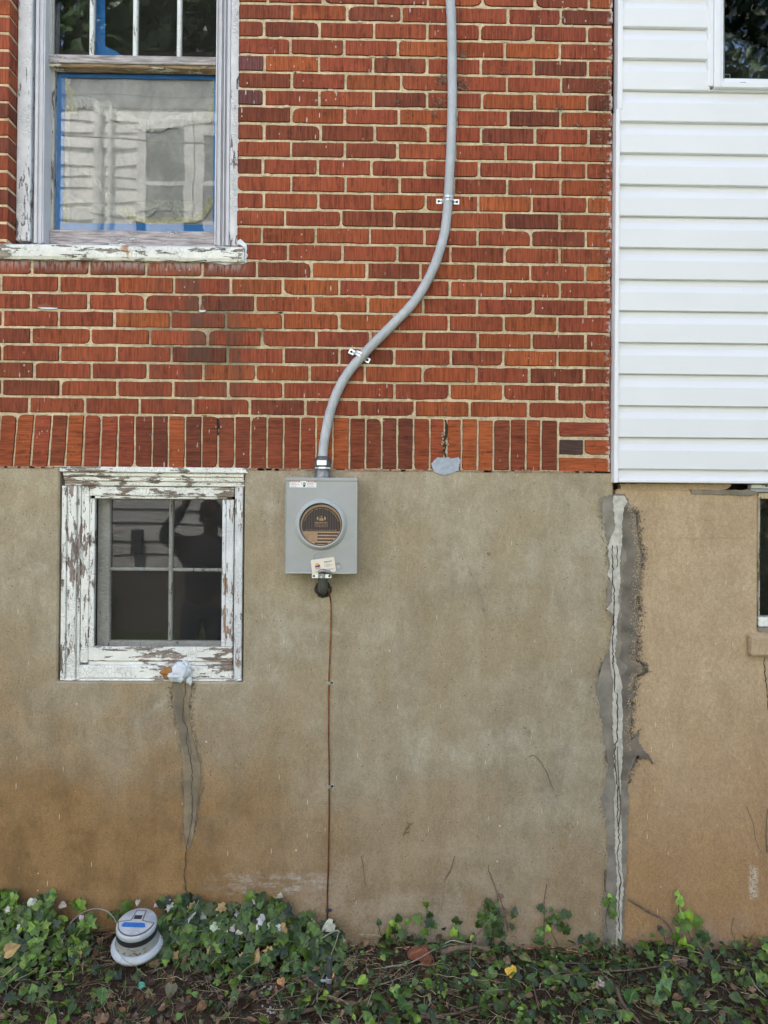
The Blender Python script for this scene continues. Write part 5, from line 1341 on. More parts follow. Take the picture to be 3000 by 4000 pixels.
# --- loose small leaved ground cover
gc = MB(); n_ok = 0
for i in range(13000):
    x = rv.uniform(-1.9, 2.3); y = -0.012-0.85*rv.random()**1.15
    u, v = proj((x, y, gh(x, y)))
    if v > 4200 and rv.random() < 0.6: continue
    if u > 1420: dens = 0.43
    elif u > 1130: dens = 0.30
    elif v < 3700: dens = 0.28
    elif u < 260: dens = 0.36
    elif u < 800: dens = 0.15
    else: dens = 0.09
    if 1290 < u < 1480 and v < 3840: dens = 0.03
    if 1480 < u < 1780 and 3700 < v < 3860: dens *= 0.6
    dens *= 0.55+0.9*max(0, mnoise.noise(Vector((x*5, y*5, 2)))+0.5)
    if 400 < u < 690 and v < 3815: continue
    if rv.random() > dens: continue
    big_ = u > 1420
    s_ = rv.choice((0.010, 0.012, 0.015, 0.018, 0.022, 0.026, 0.034, 0.042)) if big_ else rv.choice((0.016, 0.022, 0.028, 0.036))
    lift = abs(rv.gauss(0, 0.022)) + (0.03*rv.random() if big_ else 0.0)
    nrm = (rv.gauss(0, 0.5), -0.35+rv.gauss(0, 0.5), 1.0)
    c = green(rv, 0.42 if big_ else 0.4, 0.42)
    if rv.random() < 0.06: c = (0.14, 0.15, 0.05)
    leaf(gc, (x, y, gh(x, y)+0.006+lift), s_, nrm, rv, c, rv.choice((IVY, HEART, HEART, OVAL)), stem=rv.random() < 0.5)
tag(gc.build('ground_cover', 'leaf'), 'small green leaves creeping over the soil', 'ground cover', kind='stuff')
# --- grass blades and straw
gr = MB(); stw = MB()
for i in range(7000):
    x = rv.uniform(-1.9, 2.2); y = -0.02-0.9*rv.random(); u, v = proj((x, y, gh(x, y)))
    d = 0.45 if (u < 800 and v > 3700) else 0.14 if u < 1300 else 0.28
    if rv.random() > d: continue
    blade(gr, (x, y, gh(x, y)), rv.uniform(0.02, 0.075), rv, rv.choice([(0.06, 0.12, 0.025), (0.09, 0.15, 0.04), (0.045, 0.09, 0.02), (0.15, 0.15, 0.06)]))
for i in range(11000):
    x = rv.uniform(-1.9, 2.2); y = -0.02-0.85*rv.random(); u, v = proj((x, y, gh(x, y)))
    d = 0.35 if u < 1300 else 0.55 if u < 1900 else 0.32
    if rv.random() > d: continue
    L = rv.choice((0.02, 0.03, 0.05, 0.08, 0.11)); a = rv.uniform(0, 6.28); w_ = rv.uniform(0.0005, 0.0013); cc = rv.choice([(0.27, 0.215, 0.125), (0.17, 0.13, 0.08), (0.10, 0.075, 0.05), (0.36, 0.30, 0.18)])
    z = gh(x, y)+0.005+abs(rv.gauss(0, 0.027)); cv = rv.uniform(-0.5, 0.5); pts = []
    for k in range(5):
        t = k/4-0.5; px_, py_ = x+math.cos(a+cv*t)*L*t, y+math.sin(a+cv*t)*L*t
        if py_ > -0.006: py_ = -0.006
        pts.append((px_, py_, max(z+rv.gauss(0, 0.002)+0.012*(0.25-t*t), gh(px_, py_)+0.001)))
    stw.tube(pts, w_, 3, cc, cap=False)
for i in range(90):                              # tufts of dry grass stalks right of the old meter
    u0_, v0_ = rv.gauss(835, 38), rv.gauss(3760, 25); p = Gd(u0_, v0_)
    blade(stw, p, rv.uniform(0.06, 0.17), rv, rv.choice([(0.30, 0.24, 0.12), (0.24, 0.19, 0.10), (0.36, 0.30, 0.17)]), 0.0016, lean=rv.uniform(0.2, 2.9)+math.pi, n=6)
for i in range(9):
    p = Gd(910+rv.gauss(0, 14), 3650); blade(stw, p+Vector((0, 0.06, 0.02)), rv.uniform(0.13, 0.21), rv, (0.36, 0.28, 0.15), 0.0013, lean=rv.uniform(0, 3.1), n=7)
for i in range(6000):
    x = rv.uniform(-2.4, 2.6); y = -0.88-1.6*rv.random()
    if rv.random() < 0.75: blade(gr, (x, y, gh(x, y)), rv.uniform(0.02, 0.07), rv, rv.choice([(0.06, 0.12, 0.025), (0.09, 0.15, 0.04), (0.15, 0.15, 0.06)]), 0.0026)
    else: leaf(gr, (x, y, gh(x, y)+0.01), rv.uniform(0.014, 0.03), (rv.gauss(0, .5), rv.gauss(0, .5), 1), rv, green(rv), HEART, stem=False)
tag(gr.build('grass', 'leaf'), 'short grass blades among the weeds', 'grass', kind='stuff')
tag(stw.build('straw_litter', 'dry'), 'dry straw and thin dead stems scattered over the soil', 'straw', kind='stuff')
# --- dead leaves
dl = MB()
for i in range(4600):
    x = rv.uniform(-1.9, 2.2); y = -0.015-0.85*rv.random(); u, v = proj((x, y, gh(x, y)))
    if rv.random() > (0.75 if 560 < u < 1400 else 0.5): continue
    c = rv.choice([(0.10, 0.055, 0.03), (0.16, 0.09, 0.05), (0.07, 0.045, 0.03), (0.24, 0.15, 0.09), (0.13, 0.10, 0.07)])
    leaf(dl, (x, y, gh(x, y)+0.006+abs(rv.gauss(0, 0.016))), rv.uniform(0.010, 0.034), (rv.gauss(0, .6), rv.gauss(0, .6), 1), rv, c, rv.choice((OVAL, HEART, IVY)), cup=-0.5, stem=False)
tag(dl.build('dead_leaves', 'dry'), 'brown dead leaves littering the soil', 'dead leaves', kind='stuff')
gv = MB()
def pebble(mb, c, s_, col, r):
    mt = Matrix.Translation(c) @ Euler((r.random()*3, r.random()*3, r.random()*3)).to_matrix().to_4x4() @ Matrix.Diagonal((1, r.uniform(.6, 1), r.uniform(.45, .8), 1))
    mb.lathe([(0.0001, -s_), (s_*0.75, -s_*0.6), (s_, 0), (s_*0.7, s_*0.65), (0.0001, s_)], mt, 7, col)
for (cu, cv_, su, sv, n) in ((1085, 3868, 26, 12, 22), (1075, 3955, 40, 16, 34), (960, 3825, 40, 20, 16), (1390, 3720, 50, 20, 40), (1350, 3810, 40, 30, 20), (1010, 3900, 30, 12, 10)):
    for _ in range(n):
        p = Gd(rv.gauss(cu, su), rv.gauss(cv_, sv)); pebble(gv, p+Vector((0, 0, 0.002)), rv.uniform(0.002, 0.0065), rv.choice([(0.42, 0.41, 0.38), (0.30, 0.29, 0.27), (0.20, 0.19, 0.18)]), rv)
for _ in range(160):
    x = rv.uniform(-1.9, 2.2); y = -0.02-0.8*rv.random(); pebble(gv, Vector((x, y, gh(x, y)+0.001)), rv.uniform(0.0015, 0.004), rv.choice([(0.35, 0.33, 0.3), (0.15, 0.12, 0.1)]), rv)
tag(gv.build('gravel', 'dry'), 'pale crumbs of mortar and gravel on the soil', 'gravel', kind='stuff')

# ================================================================== SINGLE PLANTS ON THE WALL
def sprig(label, stems, leaves, seed, name='ivy_vine', y=-0.012, shade=0.3, cat='ivy vine', scol=(0.12, 0.10, 0.055)):
    r = random.Random(seed); sm_ = MB(); lm_ = MB()
    base = W(*stems[0][0], y); t = thing(name, (base.x, y, base.z), label, cat)
    for st_ in stems: sm_.tube(smooth_path([W(u, v, y-0.002*r.random()) for u, v in st_], 4), 0.0016, 5, scol)
    sm_.build('stem', 'dry', t)
    for l_ in leaves:
        u, v, s_ = l_[:3]; c = l_[3] if len(l_) > 3 else green(r, shade, 0.5)
        leaf(lm_, W(u, v, y-0.006-0.02*r.random()), s_*0.001*1.12, (r.gauss(0, .3), -1, 0.35+r.gauss(0, .25)), r, c, IVY if r.random() < .7 else HEART, head=(r.gauss(0, .6), 0, 1 if r.random() < .6 else -1))
    lm_.build('leaves', 'leaf', t); return t
LG, MG, DG = G_L[0], G_M[0], G_D[0]
sprig('ivy sprigs on the wall just left of the broken brick piece', [[(1560, 3700), (1540, 3650), (1530, 3600)], [(1620, 3690), (1660, 3640), (1668, 3560), (1665, 3535)], [(1500, 3690), (1485, 3640), (1474, 3600)]],
      [(1664, 3535, 24, MG), (1630, 3588, 38), (1556, 3588, 30), (1675, 3600, 38), (1695, 3612, 30), (1680, 3572, 26, DG), (1590, 3600, 22), (1540, 3630, 34), (1520, 3635, 34), (1565, 3660, 40, DG), (1500, 3670, 40), (1480, 3602, 22, DG), (1555, 3620, 22), (1662, 3640, 30), (1535, 3606, 24, LG), (1500, 3690, 44), (1566, 3684, 34), (1660, 3680, 20)], 41)
sprig('tiny dark ivy sprig in the middle of the wall foot', [[(1795, 3690), (1790, 3640), (1778, 3592)]], [(1780, 3595, 26, DG), (1797, 3605, 18, DG), (1785, 3625, 24, MG), (1772, 3640, 30, LG)], 42)
sprig('tall bushy ivy vine climbing right of the bark covered branch', [[(1925, 3700), (1935, 3600), (1945, 3510)], [(1985, 3640), (1970, 3560), (1955, 3515)], [(1900, 3640), (1880, 3580), (1878, 3560)]],
      [(1922+rv.gauss(0, 16), 3520+rv.random()*150, rv.uniform(20, 34)) for _ in range(34)]+[(1880, 3570, 34), (1870, 3580, 22, LG), (2008, 3575, 32), (2010, 3560, 26), (1870, 3610, 30), (1950, 3612, 34), (2000, 3620, 22), (1965, 3655, 28), (1955, 3500, 20, (0.12, 0.06, 0.04)), (1975, 3560, 20, (0.12, 0.07, 0.04))], 43, shade=0.5)
sprig('dark ivy cluster on the wall left of the cracked seam', [[(2125, 3700), (2125, 3620), (2127, 3550)], [(2180, 3690), (2150, 3620), (2200, 3570)]],
      [(2112, 3545, 28, DG), (2125, 3558, 18, DG), (2152, 3555, 18), (2200, 3572, 30, DG), (2218, 3570, 28), (2172, 3575, 22), (2145, 3600, 30), (2160, 3592, 28), (2176, 3600, 28), (2140, 3628, 22, LG), (2110, 3640, 34, MG), (2195, 3612, 24), (2215, 3632, 36, DG), (2188, 3625, 24)], 44, shade=0.6)
sprig('three ivy leaves hanging beside the pale filler seam', [[(2372, 3640), (2366, 3590), (2375, 3540), (2382, 3500)]], [(2366, 3522, 30, MG), (2397, 3521, 34, MG), (2394, 3564, 38, MG), (2380, 3498, 14, LG), (2315, 3660, 30, DG)], 45)
sprig('bright green ivy sprig climbing the tan stucco at right', [[(2705, 3700), (2690, 3640), (2655, 3590), (2650, 3500)]],
      [(2646, 3490, 20, LG), (2657, 3520, 34, LG), (2662, 3572, 30, LG), (2693, 3572, 36, LG), (2652, 3588, 24, MG), (2722, 3598, 46, MG), (2675, 3612, 46, MG), (2640, 3600, 24), (2700, 3590, 22, LG), (2755, 3660, 40, DG), (2730, 3645, 30, DG), (2645, 3630, 20), (2668, 3680, 34, LG), (2640, 3660, 30)], 46, shade=0.2)
sprig('small dark ivy shoot between the seam and the bright sprig', [[(2600, 3700), (2596, 3660), (2590, 3640)]], [(2590, 3640, 26, DG), (2575, 3625, 18, (0.02, 0.02, 0.02)), (2700, 3705, 30, LG)], 47)
def dried(label, uvs, r0=0.0016, y=-0.004, m_='bark', name='dried_vine', cat='dried vine', seed=1):
    mb = MB(); r = random.Random(seed); base = W(*uvs[0][0], y)
    for uv in uvs:
        P = smooth_path([W(u, v, y-0.003*r.random()) for u, v in uv], 5); mb.tube(P, [r0*(1-0.5*i/len(P)) for i in range(len(P))], 5)
        for p in P[::3]:
            if r.random() < 0.5:
                q = p+Vector((r.gauss(0, .006), 0, r.gauss(0, .006))); mb.tube([p, q], r0*0.4, 3)
    o = mb.build(name, m_, origin=base.to_tuple()); return tag(o, label, cat)
dried('thin dry vine stem above the ivy cluster left of the seam', [[(2128, 3570), (2126, 3520), (2135, 3460)]], 0.0022, seed=3)
dried('curling dry tendril on the stucco left of the cracked seam', [[(2066, 2955), (2090, 2952), (2112, 2978), (2138, 3020), (2145, 3045), (2164, 3088)]], 0.0016, seed=4)
dried('rusty dry weed stuck low in the middle of the stucco', [[(1574, 3265), (1590, 3235), (1612, 3215)], [(1585, 3240), (1598, 3228), (1590, 3212)], [(1580, 3255), (1600, 3250)]], 0.0022, seed=5)
dried('short dry stem right of the copper wire', [[(1412, 3345), (1420, 3400), (1428, 3465)]], 0.0014, seed=6)
dried('forked dry stem in the centre of the lower wall', [[(1775, 3345), (1760, 3400), (1735, 3445)], [(1760, 3400), (1738, 3430)]], 0.0014, seed=7)
dried('dry stem rising from the tall bushy ivy', [[(1908, 3400), (1925, 3440), (1938, 3480), (1948, 3520)]], 0.0018, seed=8)
dried('arching brown vine reaching left over the tan stucco', [[(2458, 3515), (2488, 3534), (2540, 3566), (2590, 3592), (2622, 3632), (2640, 3680), (2648, 3770)]], 0.0050, -0.02, 'bark', 'woody_vine', 'woody vine', 9)
dried('faint curved dry stem low on the tan stucco', [[(2868, 3585), (2858, 3620), (2862, 3650), (2870, 3672), (2866, 3700)]], 0.0013, seed=10)
dried('kinked dry twig near the right edge of the tan stucco', [[(2900, 3720), (2925, 3680), (2950, 3640)], [(2925, 3680), (2935, 3655)]], 0.0018, seed=11)
dried('long thin dry tendril below the concrete ledge', [[(2915, 3150), (2940, 3210), (2955, 3290), (2985, 3345)]], 0.0012, seed=12)
dried('brown creeper running up the seam crack', [[(2415, 3230), (2424, 3160), (2418, 3060), (2412, 2950), (2413, 2915)]], 0.0026, -0.012, seed=13)
dried('brown creeper on the right edge of the tan stucco', [[(2996, 3330), (2992, 3250), (2998, 3160)]], 0.0026, seed=14)
dried('brown rust coloured root in the gap left of the seam', [[(2366, 3400), (2363, 3450), (2366, 3485)]], 0.0045, seed=15, m_='bark')
# dead tendril remains on the bricks
td = MB(); rt = random.Random(31)
def tendril(u0_, v0_, n, spread, ln, mb=td):
    for _ in range(n):
        u, v = rt.gauss(u0_, spread), rt.gauss(v0_, spread*1.1); a = rt.uniform(0, 6.28); P = []
        for k in range(4):
            P.append(W(u, v, -0.003-0.004*rt.random())); u += math.cos(a)*ln/3; v += math.sin(a)*ln/3; a += rt.gauss(0, 0.7)
        mb.tube(P, rt.uniform(0.0004, 0.0009), 3, rt.choice([(0.20, 0.14, 0.10), (0.30, 0.23, 0.17), (0.12, 0.08, 0.06)]), cap=False)
for a in ((1730, 312, 60, 9, 18), (1803, 330, 60, 12, 20), (1810, 215, 30, 7, 14), (1722, 405, 34, 10, 16), (1698, 450, 20, 6, 14), (1787, 475, 14, 7, 14), (1728, 500, 14, 5, 8), (1506, 224, 26, 4, 9), (1735, 565, 14, 4, 8), (2185, 425, 22, 8, 12), (2205, 448, 16, 5, 10), (2262, 488, 16, 6, 12), (1560, 398, 12, 6, 12), (1602, 265, 10, 8, 10), (1968, 280, 12, 6, 10), (1600, 443, 10, 6, 12)): tendril(*a)
for v in range(240, 1500, 14): tendril(2355+rt.gauss(0, 10), v, 5 if v < 1120 else 2, 12, 13)
for (u, v) in ((1905, 2160), (1893, 2212), (1900, 2290), (1893, 2380), (1925, 2450), (1840, 2240), (2050, 2850), (2057, 2860), (2170, 3105), (1540, 2050), (2215, 3230), (1380, 3520)): tendril(u, v, 7, 6, 12)
tag(td.build('dried_tendrils', 'dry'), 'wispy remains of dead ivy roots clinging to brick and stucco', 'dried tendrils', kind='stuff')

# ================================================================== STICKS, ROOTS AND SCRAPS ON THE GROUND
def stick(label, pts, r0, m_='bark', name='twig', cat='twig', r1=None, knob=0.0):
    """pts: (u, v, lift above the soil)"""
    P = smooth_path([Gd(u, v, l) for u, v, l in pts], 5); r1 = r1 if r1 is not None else r0*0.6; n = len(P); q = random.Random(int(pts[0][0]))
    mb = MB(); mb.tube(P, [(r0+(r1-r0)*i/(n-1))*(1+knob*q.uniform(-1, 1)) for i in range(n)], 7)
    return tag(mb.build(name, m_, smooth=True, origin=P[0].to_tuple()), label, cat)
stick('pale grey bent twig left of the ground rod', [(1120, 3725, .03), (1180, 3700, .06), (1245, 3665, .09), (1258, 3690, .07), (1268, 3745, .03), (1275, 3770, .01)], 0.0032, 'bark_l')
stick('thin tan stem looping above the ground rod', [(1258, 3664, .10), (1290, 3645, .12), (1322, 3636, .13), (1312, 3680, .10), (1290, 3738, .06), (1268, 3800, .03), (1243, 3860, .02), (1240, 3930, .02), (1262, 3990, .02), (1290, 4010, .01)], 0.0024, 'bark_l')
stick('short pale stick pointing at the ground rod', [(1160, 3795, .015), (1205, 3828, .018), (1250, 3862, .015)], 0.0055, 'bark_l', knob=0.1)
stick('brown root running right from the foot of the ground rod', [(1268, 3885, .01), (1320, 3908, .018), (1400, 3924, .016), (1440, 3910, .018), (1490, 3935, .01)], 0.0075, name='root', cat='root', knob=0.12)
stick('bark covered branch lying along the wall foot', [(1722, 3722, .03), (1770, 3708, .035), (1830, 3700, .04), (1880, 3704, .035), (1915, 3712, .03)], 0.0125, name='branch', cat='branch', r1=0.009, knob=0.1)
stick('long brown root across the bottom centre', [(1520, 3958, .012), (1600, 3972, .018), (1700, 3972, .018), (1780, 3958, .02), (1860, 3935, .02), (1960, 3922, .018), (1990, 3935, .005)], 0.0068, name='root', cat='root', knob=0.12)
stick('pale cane lying across the broken brick piece', [(1505, 3778, .02), (1590, 3764, .03), (1640, 3742, .06), (1702, 3704, .06)], 0.0026, 'bark_l')
stick('pale bent cane at the wall foot right of the broken brick', [(1738, 3685, .05), (1765, 3674, .06), (1800, 3680, .06), (1840, 3690, .04)], 0.0026, 'bark_l')
stick('thin vine stem curving up to the tall bushy ivy', [(1865, 3860, .01), (1840, 3780, .03), (1838, 3720, .06), (1850, 3670, .09), (1890, 3620, .12), (1922, 3580, .15)], 0.0030)
stick('slender brown stem right of the broken brick, bending down', [(1610, 3640, .08), (1640, 3690, .05), (1690, 3740, .03), (1700, 3790, .03), (1760, 3835, .02), (1800, 3840, .02), (1830, 3870, .01)], 0.0030)
stick('long straight brown stem with a green tip in the weeds', [(2200, 3810, .03), (2340, 3796, .035), (2450, 3790, .04), (2540, 3780, .04), (2602, 3769, .045)], 0.0034)
stick('thin horizontal stem left of the seam foot', [(2140, 3758, .03), (2220, 3762, .03), (2330, 3763, .035), (2420, 3757, .04)], 0.0026)
stick('thin upright dark twig at the bottom of the weeds', [(2080, 3835, .03), (2095, 3900, .03), (2110, 3960, .02), (2125, 4010, .01)], 0.0032)
stick('dry stalk bending down right of the bright ivy sprig', [(2700, 3715, .04), (2745, 3730, .04), (2775, 3785, .03)], 0.0024, 'bark_l')
stick('long thin stem slanting down at the right edge', [(2830, 3755, .04), (2920, 3780, .04), (3010, 3822, .03), (3060, 3840, .02)], 0.0030)
stick('second slanting stem just left of the right edge', [(2700, 3770, .03), (2800, 3775, .035), (2880, 3782, .035), (2960, 3770, .03)], 0.0026)
stick('peeling pale stalk in the bottom right corner', [(2920, 3790, .03), (2950, 3850, .03), (2992, 3892, .02)], 0.0028, 'bark_l')
stick('thick rotten brown stalk in the weeds at bottom', [(2405, 3855, .03), (2430, 3915, .03), (2470, 3965, .02), (2510, 4010, .01)], 0.0085, knob=0.2)
stick('forked dry stem at bottom left of centre', [(1400, 3990, .01), (1430, 3940, .03), (1452, 3880, .05), (1460, 3870, .05)], 0.0024, 'bark_l')
stick('curving dry stem under the copper scraps', [(1350, 3855, .01), (1420, 3862, .015), (1490, 3845, .02), (1560, 3820, .02), (1620, 3800, .02)], 0.0022, 'bark_l')
stick('smooth brown root in the bottom left of the rod', [(1080, 4010, .01), (1150, 3965, .012), (1210, 3945, .012), (1250, 3940, .005)], 0.009, name='root', cat='root', knob=0.1)
# copper pieces
def copper(label, pts, r0=0.0030):
    P = smooth_path([Gd(u, v, l) for u, v, l in pts], 4); mb = MB(); mb.tube(P, r0, 8); return tag(mb.build('copper_wire', 'copper', smooth=True, origin=P[0].to_tuple()), label, 'wire')
copper('bright copper wire lying along the wall foot', [(1540, 3703, .008), (1600, 3700, .012), (1700, 3706, .012), (1780, 3712, -.01), (1900, 3712, -.02), (2040, 3708, -.002), (2090, 3705, .012), (2130, 3704, .004), (2160, 3701, .010), (2210, 3710, .012), (2300, 3727, .010), (2340, 3735, -.01)])
copper('short bright copper offcut on the bare soil', [(1348, 3760, .008), (1392, 3738, .012)], 0.0034)
copper('copper offcut half hidden behind an ivy leaf', [(1428, 3722, .010), (1466, 3705, .014)], 0.0034)
copper('copper wire leaving the ground rod into the soil', [(1296, 3672, .05), (1304, 3700, .035), (1316, 3740, .02), (1336, 3790, .002)], 0.0026)
# ground rod with clamp
pr_ = Gd(1283, 3890); rod = thing('ground_rod', pr_.to_tuple(), 'galvanised ground rod with a wire clamp sticking out of the soil', 'ground rod')
topz = W(1290, 3738, pr_.y).z; xt_ = W(1289, 3738, pr_.y).x
m1 = MB(); m1.tube([(pr_.x, pr_.y, pr_.z-0.05), (xt_, pr_.y+0.004, topz-0.0015), (xt_, pr_.y+0.004, topz)], [0.0088, 0.0088, 0.0078], 18); m1.build('pipe', 'steel', rod, smooth=False)
zc = W(1285, 3828, pr_.y).z; m1 = MB(); m1.lathe([(0.0098, -0.008), (0.0122, -0.008), (0.0122, 0.008), (0.0098, 0.008)], Matrix.Translation(((pr_.x+xt_)/2, pr_.y+0.002, zc)) @ Matrix.Rotation(R(8), 4, 'Y'), 18); m1.box(pr_.x-0.027, pr_.x-0.010, pr_.y-0.004, pr_.y+0.004, zc-0.006, zc+0.001); m1.build('clamp', 'galv', rod, bevel=0.0008)
m1 = MB(); m1.tube([(pr_.x-0.031, pr_.y, zc-0.003), (pr_.x-0.020, pr_.y, zc-0.003)], 0.0042, 6); m1.build('bolt', 'steel', rod)
m1 = MB(); m1.tube([(pr_.x+0.0125, pr_.y-0.006, zc-0.012), (pr_.x+0.014, pr_.y-0.006, zc+0.008), (pr_.x+0.019, pr_.y, zc+0.028)], 0.0026, 8); m1.build('wire_end', 'copper', rod, smooth=True)
# broken brick, yellow leaf, scraps
bp_ = Gd(1650, 3775); mb = MB(); pts = [(1590, 3742), (1600, 3728), (1645, 3706), (1672, 3712), (1690, 3752), (1698, 3796), (1648, 3798), (1640, 3755), (1610, 3756)]
mb.prism([(W(u, v, bp_.y).x, W(u, v, bp_.y).z) for u, v in pts], bp_.y, bp_.y+0.035); tag(fixn(mb.build('brick_fragment', 'terracotta', bevel=0.004, origin=bp_.to_tuple())), 'broken piece of red brick leaning in the weeds', 'brick piece')
def single(name, u, v, lift, s_, col, shape, label, cat, nrm=(0, -.7, .7), head=None, m_='leaf', seed=1):
    mb = MB(); p = Gd(u, v, lift); leaf(mb, p, s_, nrm, random.Random(seed), col, shape, head=head, stem=True); return tag(mb.build(name, m_, origin=p.to_tuple()), label, cat)
single('yellow_leaf', 1998, 3798, .05, 0.043, (0.72, 0.44, 0.03), HEART, 'bright yellow heart shaped leaf in the weeds', 'leaf', (0.1, -.9, .5), (0.15, 0, -1), seed=4)
single('pale_leaf', 2344, 3843, .04, 0.036, (0.42, 0.34, 0.28), IVY, 'pale curled dead leaf in the weeds right of centre', 'leaf', (0, -.8, .6), (0, 0, 1), 'dry', 5)
single('tan_leaf', 2312, 3853, .03, 0.036, (0.27, 0.19, 0.09), OVAL, 'oval tan leaf beside the pale curled leaf', 'leaf', (0, -.8, .6), (1, 0, 0.2), 'dry', 6)
single('grey_leaf', 1370-1370+666, 3868, .03, 0.046, (0.11, 0.105, 0.06), HEART, 'olive grey leaf standing on the bare soil', 'leaf', (0.1, -.9, .4), (-0.1, 0, -1), 'leaf', 7)
single('tan_leaf', 2680, 3950, .02, 0.040, (0.38, 0.28, 0.16), OVAL, 'pale tan leaf at the bottom right of centre', 'leaf', (0, -.6, .8), (1, 0, 0.6), 'dry', 8)
single('teal_scrap', 552, 3848, .02, 0.024, (0.06, 0.28, 0.20), HEART, 'small teal scrap on the soil below the old meter', 'scrap', (0, -.7, .7), seed=9)
single('orange_leaf', 1098, 3837, .03, 0.030, (0.45, 0.24, 0.10), HEART, 'orange tan leaf by the white gravel', 'leaf', (0, -.8, .6), (0.2, 0, -1), 'dry', 10)
single('orange_leaf', 42, 3710, .12, 0.050, (0.34, 0.22, 0.07), HEART, 'half orange leaf in the ivy at the left edge', 'leaf', (0, -.8, .6), (0.6, 0, 0.4), 'leaf', 11)
# dandelion like leaf
def lobed(label, u0_, v0_, u1, v1, wd, col, seed, name='weed_leaf'):
    r = random.Random(seed); a, b = Gd(u0_, v0_, .03), Gd(u1, v1, .08); ax = (b-a); n = 9; mb = MB(); sd = ax.cross(Vector((0, -1, .4))).normalized()
    for i in range(n+1):
        t = i/n; w_ = wd*math.sin(min(1, t*1.15+0.06)*math.pi*0.93)*(0.75+0.35*(i % 2)); c = a+ax*t+Vector((0, 0, 0.012*math.sin(t*3.14)))
        mb.v += [tuple(c-sd*w_+Vector((0, 0, .004))), tuple(c), tuple(c+sd*w_+Vector((0, 0, .004)))]
    for i in range(n): k = i*3; mb.face((k, k+1, k+4, k+3), col); mb.face((k+1, k+2, k+5, k+4), tuple(q*1.15 for q in col))
    t = thing(name, a.to_tuple(), label, 'weed leaf'); mb.build('blade', 'leaf', t); m2 = MB(); m2.tube([a+Vector((0, -.002, .001)), a+ax*0.5+Vector((0, -.003, .014)), a+ax*0.95+Vector((0, -.002, .004))], 0.0011, 5, (0.22, 0.30, 0.12)); m2.build('midrib', 'dry', t)
lobed('large ribbed dandelion leaf at the lower right', 2560, 3930, 2632, 3822, 0.026, (0.10, 0.19, 0.06), 1)
lobed('upright pale green weed leaf below the old meter', 398, 3925, 404, 3858, 0.022, (0.075, 0.15, 0.06), 2)
lobed('broad pale weed leaf at the bottom centre', 1560, 3945, 1600, 3925, 0.030, (0.07, 0.16, 0.06), 3)
lobed('broad dark weed leaf left of the dandelion leaf', 2455, 3925, 2480, 3870, 0.030, (0.05, 0.12, 0.04), 4)
lobed('pale leaf at the bottom edge under the dandelion leaf', 2690, 4010, 2680, 3975, 0.024, (0.10, 0.17, 0.08), 5)

# ================================================================== OLD ELECTRIC METER LYING IN THE IVY
mc_ = W(530, 3735, -0.135); gz = gh(mc_.x, -0.135)
om = thing('electric_meter', (mc_.x, -0.135, mc_.z), 'old round white electric meter with a blue label lying in the ivy', 'electric meter')
MM = Matrix.Translation((mc_.x+0.012, -0.150, mc_.z+0.046)) @ Matrix.Rotation(R(2), 4, 'Y') @ Matrix.Rotation(R(13), 4, 'X') @ Matrix.Diagonal((0.99, 0.99, 1.02, 1.0))
def ml(prof, name, m_, seg=48, smooth=True):
    mb = MB(); mb.lathe(prof, MM, seg); return mb.build(name, m_, om, smooth=smooth)
o = ml([(0.0001, -0.002), (0.080, -0.002), (0.090, 0.002), (0.0925, 0.010), (0.0925, 0.016), (0.088, 0.018), (0.0875, 0.022), (0.083, 0.024), (0.0775, 0.0275)], 'base_ring', 'meter_w')
ml([(0.0765, 0.027), (0.074, 0.034), (0.0725, 0.062)], 'body', 'meter_g')
ml([(0.0727, 0.062), (0.0727, 0.0625), (0.0715, 0.083), (0.071, 0.0835)], 'dark_band', 'black')
ml([(0.0718, 0.0830), (0.0722, 0.0835), (0.0716, 0.094), (0.069, 0.100), (0.064, 0.1035), (0.0001, 0.1050)], 'cap', 'meter_w')
def mtop(pts, h0, h1, name, m_):
    mb = MB(); n = len(pts); b = 0
    mb.v = [tuple(MM @ Vector((x, y, h1))) for x, y in pts]+[tuple(MM @ Vector((x, y, h0))) for x, y in pts]
    mb.face(range(n)); [mb.face((i, n+i, n+(i+1) % n, (i+1) % n)) for i in range(n)]
    return fixn(mb.build(name, m_, om))
circ = lambda r, a, b, n=14: [(r*math.cos(R(a+(b-a)*k/n)), r*math.sin(R(a+(b-a)*k/n))) for k in range(n+1)]
mtop(circ(0.0655, 182, 358, 24)+[(0.040, 0.002), (0.022, 0.006), (0.020, 0.052), (-0.018, 0.052), (-0.024, 0.006), (-0.045, 0.002)], 0.1005, 0.1056, 'face_trim', 'brownish')
mtop(circ(0.0615, 186, 354, 24)+[(0.036, -0.002), (0.017, 0.002), (0.016, 0.047), (-0.014, 0.047), (-0.019, 0.002), (-0.040, -0.002)], 0.1005, 0.1062, 'face_plate', 'meter_w')
mtop([(-0.015, 0.009), (0.013, 0.009), (0.013, 0.027), (-0.015, 0.027)], 0.105, 0.1068, 'display', 'ink')
mtop(circ(0.011, 90, 270, 8)[0:0]+[(-0.046, -0.012), (-0.041, -0.007), (0.030, -0.007), (0.034, -0.012), (0.040, -0.026), (0.030, -0.028), (-0.040, -0.028), (-0.048, -0.022)], 0.105, 0.1067, 'blue_label', 'meter_blue')
for k, (x0_, x1_, y_) in enumerate(((-0.014, 0.014, 0.036), (-0.013, 0.012, 0.0315), (-0.02, 0.02, 0.000), (-0.018, 0.018, -0.004), (-0.012, 0.014, -0.034), (-0.020, 0.012, -0.043))):
    mtop([(x0_, y_-0.0009), (x1_, y_-0.0009), (x1_, y_+0.0009), (x0_, y_+0.0009)], 0.1055, 0.1066, 'fine_print', 'greyink')
md_ = MB(); rd = random.Random(4)
